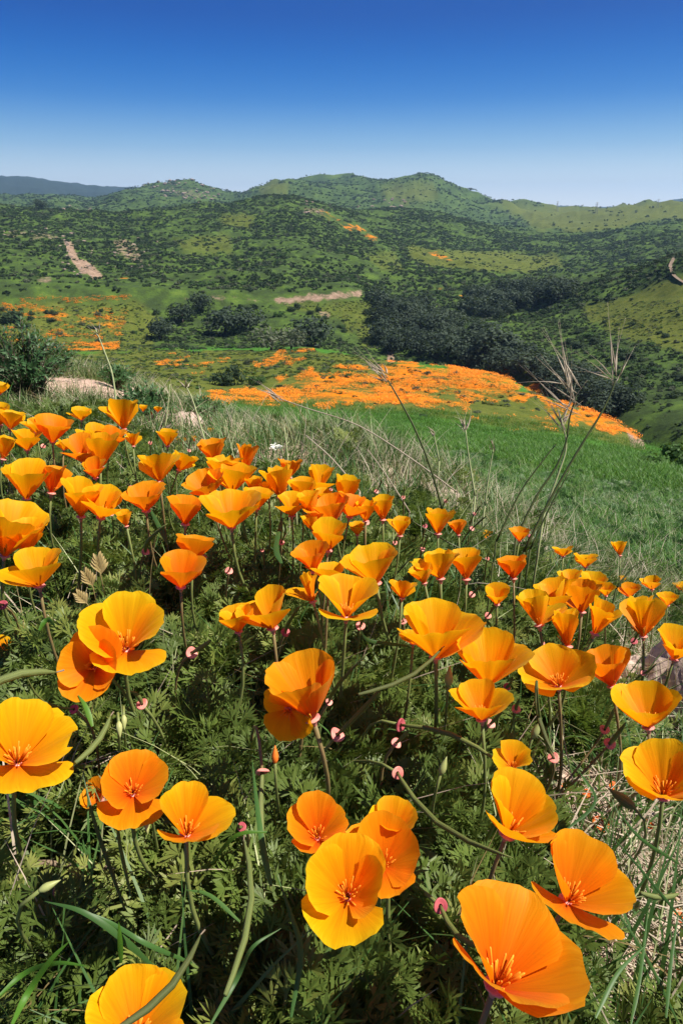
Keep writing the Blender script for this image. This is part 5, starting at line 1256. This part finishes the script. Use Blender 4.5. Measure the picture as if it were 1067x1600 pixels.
def leafbush(x, y, wpx, hpx, n, label, mats=('twig', 'crestbush'), ll=.022, lw=.0030, seed=1, dr=None, nl=24, rmin=.8):
    rn = random.Random(seed); p = hit(x, y, rmin, 9, 700)
    if dr: v = ray(x, y); hh = math.hypot(v.x, v.y); p = Vector((v.x / hh * dr, v.y / hh * dr, 0)); p.z = float(terr(p.x, p.y)[0])
    d = p.y / ray(x, y).y; W = wpx * d / FPX / 2; H = hpx * d / FPX
    root = empty('crest_bush', p); sb = MB(); lb = MB()
    for k in range(n):
        a = rn.uniform(0, 6.28); q = rn.random() ** .5; tip = Vector((math.cos(a) * W * q, math.sin(a) * W * q * .8, H * (1.05 - .55 * q * q) * rn.uniform(.72, 1.08)))
        pts = bez(Vector((tip.x * .15, tip.y * .15, -.01)), Vector((tip.x * .35, tip.y * .35, H * .35)), tip * .75 + Vector((0, 0, H * .1)), tip, 6)
        sb.tube(pts, [.0022, .002, .0017, .0014, .001, .0008, .0005], 4)
        for j_ in range(nl):
            t = .25 + .75 * j_ / nl; f = t * 6; i_ = min(int(f), 5); c = pts[i_].lerp(pts[i_ + 1], f - i_); ax = (pts[i_ + 1] - pts[i_]).normalized()
            o_ = Vector((rn.gauss(0, 1), rn.gauss(0, 1), rn.gauss(.4, .6))); o_ = (o_ - ax * o_.dot(ax)).normalized(); e = (o_ + ax * rn.uniform(.3, 1.1)).normalized(); l = ll * rn.uniform(.6, 1.3)
            s_ = ax.cross(o_).normalized(); lb.add([c, c + e * l * .5 + s_ * lw, c + e * l, c + e * l * .5 - s_ * lw], [(0, 1, 2, 3)])
    sb.build('stems', M[mats[0]], root); tag(lb.build('leaves', M[mats[1]], root, False), kind='stuff')
    return tag(root, label, 'bush')
leafbush(52, 655, 165, 120, 150, 'leafy green bush at the left edge of the crest, tallest of the crest bushes', seed=1, dr=2.35)
leafbush(-60, 640, 150, 130, 110, 'leafy green bush cut by the left edge behind the tallest crest bush', seed=2, dr=2.7)
leafbush(228, 662, 95, 62, 70, 'bright leafy low bush right of the bare soil on the crest', seed=3)
leafbush(186, 608, 60, 40, 40, 'small leafy bush behind the bare soil on the crest', seed=4)
leafbush(318, 662, 80, 44, 50, 'low spreading bush right of the bright leafy one on the crest', seed=5)
leafbush(383, 678, 84, 44, 46, 'dark spiky tuft on the skyline of the crest before the orange field', ('culm', 'grass'), .035, .0016, 6, None, 10)
leafbush(88, 590, 90, 50, 60, 'grey-green bush behind the tallest crest bush', seed=8, dr=3.0)
leafbush(500, 705, 60, 22, 30, 'low green weed patch in the grey grass past the white flower head', seed=9, dr=2.4)
leafbush(560, 740, 80, 26, 36, 'bright green weed patch on the slope behind the crowded poppies', seed=10, dr=2.2)
def stalk(pix, d0, d1, w0, w1, mat_, name, parent=None, base=None, n=6):
    m_ = len(pix); pts = [P(x, y, d0 + (d1 - d0) * i_ / (m_ - 1)) for i_, (x, y) in enumerate(pix)]; pts = smoothpath(pts, 5)
    if base is not None: pts = [q - base for q in pts]
    mb = MB(); k = len(pts); mb.tube(pts, [(w0 + (w1 - w0) * i_ / (k - 1)) * (d0 + (d1 - d0) * i_ / (k - 1)) / FPX / 2 for i_ in range(k)], n)
    return mb, pts
def needle(culm, d, awns, label, w=4.0, mc='culm', ma='awn', wa=.75):
    bx, by = culm[0]; p = hit(bx, by, .3, 9, 500); d = min(d, p.y / ray(bx, by).y); base = P(bx, by, d); 
    root = empty('needle_grass', base)
    mb, pts = stalk(culm, d, d * 1.0, w, w * .55, mc, 'culm', None, base); 
    gz = float(terr(base.x, base.y)[0]) - base.z
    if gz < -.002: mb.tube([(0, 0, gz - .005), (0, 0, 0)], w * d / FPX / 2, 6)
    mb.build('culm', M[mc], root); rn = random.Random(int(bx))
    for a in awns:
        dd = d * rn.uniform(.96, 1.04); _, ap_ = stalk(a, d, dd, 1, 1, ma, 'awn', None, base, 4); ab = MB(); k_ = len(ap_); ab.tube(ap_, [wa * d / FPX * (.5 + 1.25 * math.exp(-((i_ / k_ - .28) / .16) ** 2) - .35 * i_ / k_) for i_ in range(k_)], 4); ab.build('awn', M[ma], root)
    return tag(root, label, 'grass stalk')
rn_ = random.Random(3)
def fan(cx, cy, tips, along, k):
    out = []
    for tx, ty in tips:
        for _ in range(k):
            sx, sy = cx + rn_.uniform(-along, along) * .5, cy + rn_.uniform(-along, along)
            ex, ey = tx + rn_.uniform(-9, 9), ty + rn_.uniform(-9, 9)
            out.append([(sx, sy), ((sx + ex) / 2 + rn_.uniform(-3, 3), (sy + ey) / 2 + rn_.uniform(-4, 3)), (ex, ey)])
    return out
needle([(692,800),(672,730),(648,670),(624,625),(606,594)], 1.15, fan(603, 590, [(552,548),(568,552),(560,570),(592,560)], 8, 3), 'dark needle grass stalk with a pale swept head before the left of the orange field')
needle([(818,862),(862,775),(905,700),(935,652),(952,618),(962,590)], .95, fan(960, 596, [(942,480),(975,505),(984,540),(905,548),(888,572)], 14, 2), 'tallest dark needle grass stalk leaning right, head against the right hillside', 4.5)
needle([(806,840),(838,775),(868,730),(884,690),(890,650),(900,620)], 1.0, fan(898, 624, [(838,560),(848,515),(866,505),(800,602),(815,572),(884,535)], 26, 3), 'needle grass with the largest silvery swept head, left of the tallest stalk', 4.0)
needle([(850,800),(872,740),(884,700),(880,668),(872,640)], 1.02, fan(880, 668, [(905,635),(898,640),(846,612),(830,618),(852,600),(910,600)], 14, 2), 'green drooping needle grass head below the largest silvery head', 3.4, 'palestalk')
needle([(828,858),(860,790),(890,735)], 1.0, [], 'bare dark grass culm leaning right beside the tallest needle grass', 3.2)
needle([(775,846),(812,770),(846,722),(868,694)], 1.0, [], 'bare dark grass culm left of the largest silvery head', 3.2)
needle([(742,775),(733,720),(727,672)], 1.2, fan(727, 672, [(702,650),(718,640),(732,642),(728,655)], 5, 2), 'short pale upright grass head in the green slope at centre right', 3, 'palestalk')
needle([(757,790),(764,740),(771,700)], 1.25, fan(771, 702, [(776,680),(768,690)], 5, 2), 'slender pale grass spike right of the short upright head', 2.6, 'palestalk')
needle([(686,720),(680,690),(676,672)], 1.5, fan(677, 680, [(668,668),(684,672),(674,660)], 5, 2), 'small pale grass spike left of the short upright head', 2.4, 'palestalk')
needle([(325,705),(312,660),(300,622),(290,602)], 1.2, fan(292, 606, [(280,590),(296,588)], 4, 2), 'green grass stalk rising left of the crest twig', 3.6, 'palestalk')
needle([(183,640),(176,585),(162,545),(150,515)], 1.7, fan(155, 525, [(140,505),(150,498)], 6, 2), 'pale grass stalk with a long spike before the left meadow', 3.4, 'palestalk')
needle([(255,700),(262,640),(266,600)], 1.25, [], 'thin green grass stem standing beside the tallest crest cup', 3, 'palestalk')
needle([(715,770),(640,715),(560,665),(480,638),(430,620)], 1.3, fan(440, 624, [(400,608),(385,600),(410,600)], 10, 2), 'long dry stalk arching left over the grey grass to the orange field', 2.6, 'awn')
needle([(640,800),(605,745),(574,702)], 1.15, [], 'straight pale straw stalk leaning left behind the round crinkled cup', 2.6, 'awn')
needle([(562,768),(520,718),(478,680)], 1.1, [], 'straight pale straw stalk leaning left over the crowded crest', 2.8, 'awn')
needle([(420,760),(426,720),(452,690)], 1.2, [], 'short green stalk beside the white flower head', 2.4, 'palestalk')
needle([(378,760),(362,700),(352,655)], 1.3, [], 'thin grey-green stalk above the upright lone poppy', 2.4, 'palestalk')
needle([(770,880),(705,850),(640,812)], .85, [], 'long dark stalk lying across the round crinkled cup', 2.6)
needle([(660,930),(720,860),(778,800)], .85, [], 'dark thin stalk crossing between two small back-row cups', 2.4)
needle([(612,905),(660,850),(700,795)], .86, [], 'dark thin stalk rising right of the cup with the straight stem', 2.4)
needle([(590,845),(618,790),(645,748)], .98, [], 'dark stalk behind the cup crossed by a grass blade', 2.6)
needle([(962,920),(985,890),(1010,872)], 1.15, [], 'dark green stalk leaning right before the slope near the right edge', 3)
needle([(905,930),(935,900),(958,880)], 1.15, [], 'dark short stalk under the highest right-hand cup', 3)
needle([(462,768),(452,735),(448,700),(444,668)], 1.05, [], 'pale grass blade crossing the ragged poppy at the crest top', 3.5, 'palestalk')
# broad blades in the foreground
def blade(pix, wpx, dd, label, mat_='grass', name='grass_blade', fold=.35):
    pts = [P(x, y, layer_depth(x, y, -.02) * q) for (x, y), q in zip(pix, dd)]; b0 = pts[0]; pts = [q - b0 for q in smoothpath(pts, 6)]; k = len(pts); mb = MB()
    ws = [.68 * wpx * b0.y / ray(*pix[0]).y / FPX / 2 * (min(1, .45 + 2.5 * i_ / k) * (1 - (i_ / (k - 1)) ** 3 * .96)) for i_ in range(k)]
    v = ray(*pix[1]).normalized(); t = (pts[-1] - pts[0]).normalized(); mb.ribbon(pts, ws, v.cross(t), fold)
    return tag(mb.build(name, M[mat_], None, loc=b0), label, 'grass blade', 'broad grass blades in the foreground')
BL = [
 ([(424,1385),(412,1330),(402,1260),(394,1185)],15,(1.05,1,.98,1),'broad grass blade standing behind the long hanging pod','grass'),
 ([(455,1590),(470,1490),(455,1430),(432,1365)],14,(1.05,1,.97,.95),'broad dark grass blade curving right at the bottom, left of the dark-star poppy','grass'),
 ([(240,1510),(190,1465),(130,1425),(70,1408)],14,(1.1,1,.95,.95),'dark grass blade arching left below the pale pointed bud','grass'),
 ([(300,1505),(230,1475),(170,1440),(120,1420)],10,(1.1,1,.98,.95),'narrow grass blade lying over the dark arching one','grass'),
 ([(20,1600),(45,1550),(80,1500),(110,1470)],16,(1,1,.95,.92),'bright grass blade at the bottom left corner, leaning right','meadow'),
 ([(-5,1560),(40,1520),(90,1505),(140,1510)],12,(1,1,.95,.95),'bright grass blade lying flat at the bottom left corner','meadow'),
 ([(330,1600),(370,1530),(395,1480),(440,1450)],12,(1,1,.95,.95),'grass blade leaning right at the bottom left of centre','grass'),
 ([(190,1505),(188,1470),(186,1440)],12,(1,.95,.92),'blue-green grass tip sticking up at lower left','meadow'),
 ([(375,1440),(330,1400),(290,1390)],9,(1.05,1,.95),'thin grass blade right of the dead horizontal stem','grass'),
 ([(330,1350),(370,1305),(430,1300)],10,(1.05,.97,.97),'grass blade bending right across the upright pod top','meadow'),
 ([(145,1135),(135,1105),(122,1085)],12,(1,.97,.96),'short bright blade near the ragged left poppy','meadow'),
 ([(62,985),(75,968),(90,985)],12,(1,.98,.98),'folded bright blade tip under the left-edge stack','meadow'),
 ([(195,1420),(150,1290),(130,1210)],10,(1.1,1.05,1),'dark blade in the shade left of the open bowl','grass'),
 ([(205,1400),(185,1300),(190,1245)],9,(1.1,1.05,1),'dark blade in the shade under the open bowl','grass'),
 ([(1060,1600),(1000,1480),(930,1380)],8,(1,1,.97),'long green blade crossing the straw at the right bottom corner','grass'),
 ([(985,1600),(1000,1520),(1012,1420)],9,(1,.97,.93),'upright green blade near the bottom right corner','grass'),
 ([(1040,1590),(1048,1500),(1060,1420)],9,(1,.97,.93),'upright green blade at the right edge by the bottom corner','grass'),
 ([(930,1590),(965,1520),(1010,1475)],10,(1,.97,.95),'green blade leaning right beside the largest poppy','grass'),
 ([(1067,1440),(1010,1370),(950,1300)],7,(1.05,1,.97),'thin blade lying over the straw from the right edge','grass'),
 ([(1060,1350),(1000,1310),(960,1260)],8,(1.05,1,.97),'thin blade over the straw below the right-edge poppy','grass'),
 ([(880,1300),(930,1250),(900,1200)],8,(1.05,1,1),'thin curved blade above the dried orange petals','grass'),
 ([(640,1010),(575,1000),(560,975)],9,(1,1,1),'green blade lying left of the tall yellow poppy','grass'),
 ([(440,880),(432,850),(446,790)],14,(1,.98,.97),'broad dark leaf blade under the crowded crest','grass'),
 ([(262,850),(245,815),(232,790)],11,(1,.98,.96),'thick green blade crossing the open red-hearted poppy','palestalk' if False else 'grass'),
 ([(700,640+460),(745,1075),(800,1060)],7,(1,1,1),'thin blade under the cup with the torn petal','grass'),
]
for q in BL: blade(*q[:4], q[4])
def twig(pix, w0, w1, dd, label, mat_='twig', name='dead_twig', side=()):
    pts = [P(x, y, (hit(x, y, .15, 9, 400).y / ray(x, y).y) * q) for (x, y), q in zip(pix, dd)]; b0 = pts[0]; pts = [q - b0 for q in smoothpath(pts, 4)]; k = len(pts); mb = MB(); rn = random.Random(int(pix[0][0] + pix[0][1]))
    d = b0.y / ray(*pix[0]).y; mb.tube([p + Vector((rn.gauss(0, 1), rn.gauss(0, 1), rn.gauss(0, 1))) * w0 * d / FPX * .12 for p in pts], [(w0 + (w1 - w0) * i_ / (k - 1)) * d / FPX / 2 for i_ in range(k)], 6)
    for t, dx in side:
        i_ = int(t * (k - 1)); q = pts[i_]; e = q + Vector(dx); mb.tube([q, (q + e) / 2 + Vector((0, 0, .004)), e], [w1 * d / FPX / 2, w1 * d / FPX / 2.5, w1 * d / FPX / 5], 5)
    return tag(mb.build(name, M[mat_], None, loc=b0), label, 'twig')
twig([(-10,1346),(60,1348),(140,1354),(220,1360),(300,1364),(375,1372)], 10, 6, [.9] * 6, 'long brown dead stem lying level across the lower left', 'deadstem', 'dry_twig')
twig([(86,1600),(84,1520),(88,1450),(84,1385)], 6, 4, (.95, .9, .86, .82), 'dark upright dead stem at the lower left', 'twig')
twig([(62,1515),(74,1460),(82,1400)], 4, 2, (.92, .88, .84), 'thin grey dead stem leaning on the dark upright one', 'twig')
twig([(-5,1270),(40,1262),(95,1278),(130,1300)], 9, 5, (.97,) * 4, 'weathered grey twig among straw at the left edge', 'twig', 'dead_twig', ((.3, (.03, .02, .01)), (.6, (-.02, .03, .01))))
twig([(-5,1290),(50,1285),(100,1296)], 6, 4, (.97,) * 3, 'thin grey twig below the weathered one at the left edge', 'twig')
twig([(200,705),(245,680),(275,660),(300,648),(318,652)], 5, 3, (.98, .97, .95, .94, .94), 'branched dead twig lying over the crest stone', 'twig', 'dead_twig', ((.3, (.05, .0, .07)), (.5, (-.03, .0, .10)), (.7, (.06, .0, .03)), (.85, (.02, 0, .08))))
twig([(228,600),(236,622),(246,640)], 5, 4, (.97,) * 3, 'dark dead stick in the bush right of the bare soil', 'twig')
twig([(560,690),(500,676),(430,672)], 4, 2, (.96,) * 3, 'reddish dead stem lying on the grey grass behind the crest', 'deadstem', 'dry_twig')
twig([(486,740),(484,722),(490,712)], 4, 3, (.97,) * 3, 'dark stub of a dead twig right of the white flower head', 'twig')
for k, (x, y, a) in enumerate(((990,1420,.3),(1030,1380,-.5),(960,1450,1.1),(1045,1500,.2),(1010,1350,.9),(975,1330,-.2),(950,1290,.5))):
    twig([(x - 30 * math.cos(a), y - 30 * math.sin(a)), (x, y + 3), (x + 34 * math.cos(a), y + 34 * math.sin(a))], 4, 2.5, (.97, .96, .97), 'pale dead grass stem lying on the straw at lower right', 'straw', 'straw_stem')['group'] = 'pale stems on the straw at lower right'
# white flower head and withered yellow leaves
def yarrow(x, y, wpx, label):
    p = hit(x, y + 40, .5, 5, 700); d = p.y / ray(x, y + 40).y; c = P(x, y, d) ; root = empty('white_flower', p); rn = random.Random(4); s = wpx * d / FPX / 2
    st = MB(); st.tube([(0, 0, -.01), (c - p) * .5, c - p], .0012, 5); st.build('stem', M['palestalk'], root)
    fb = MB()
    for k in range(34):
        a = rn.uniform(0, 6.28); q = rn.random() ** .5 * s; o_ = c - p + Vector((math.cos(a) * q, math.sin(a) * q, rn.uniform(0, .5) * s)); e = s * .16
        for j_ in range(5):
            b_ = j_ * 1.257 + a; u = Vector((math.cos(b_), math.sin(b_), .35)) * e * 1.6; v = Vector((-math.sin(b_), math.cos(b_), 0)) * e * .6
            fb.add([o_, o_ + u * .6 + v, o_ + u, o_ + u * .6 - v], [(0, 1, 2, 3)])
    fb.build('florets', M['white'], root, False); tag(root, label, 'flower')
yarrow(432, 700, 20, 'small white flower head on the bare crest soil')
def withered(x, y, Lpx, ang, label):
    d = layer_depth(x, y, -.05); p = P(x, y, d); rn = random.Random(int(x)); mb = MB(); X_, Y_, A_ = frame(x, y, R(ang), R(20)); L = Lpx * d / FPX
    v = -ray(x, y).normalized(); s = A_.cross(v).normalized(); mb.tube([(0, 0, -.03), (0, 0, 0), A_ * L * .3], L * .02, 5)
    for k in range(9):
        t = .15 + .85 * k / 9; a = (-1) ** k * (.75 - .5 * t); e = (A_ * math.cos(a) + s * math.sin(a)).normalized(); q = A_ * L * t * .6; l = L * (.5 - .15 * t)
        mb.ribbon([q, q + e * l * .5 + v * l * .12, q + e * l * .8 + v * l * .1, q + e * l], [L * .03, L * .055, L * .045, L * .008], v.cross(e), .5)
    tag(mb.build('withered_leaf', M['yellowleaf'], None, loc=p), label, 'leaf')
withered(158, 900, 46, -8, 'upper pale yellow withered leaf left of the round yellow cup')
withered(146, 918, 40, -25, 'middle pale yellow withered leaf left of the round yellow cup')
withered(138, 945, 36, -40, 'lowest pale yellow withered leaf above the bright yellow left poppy')
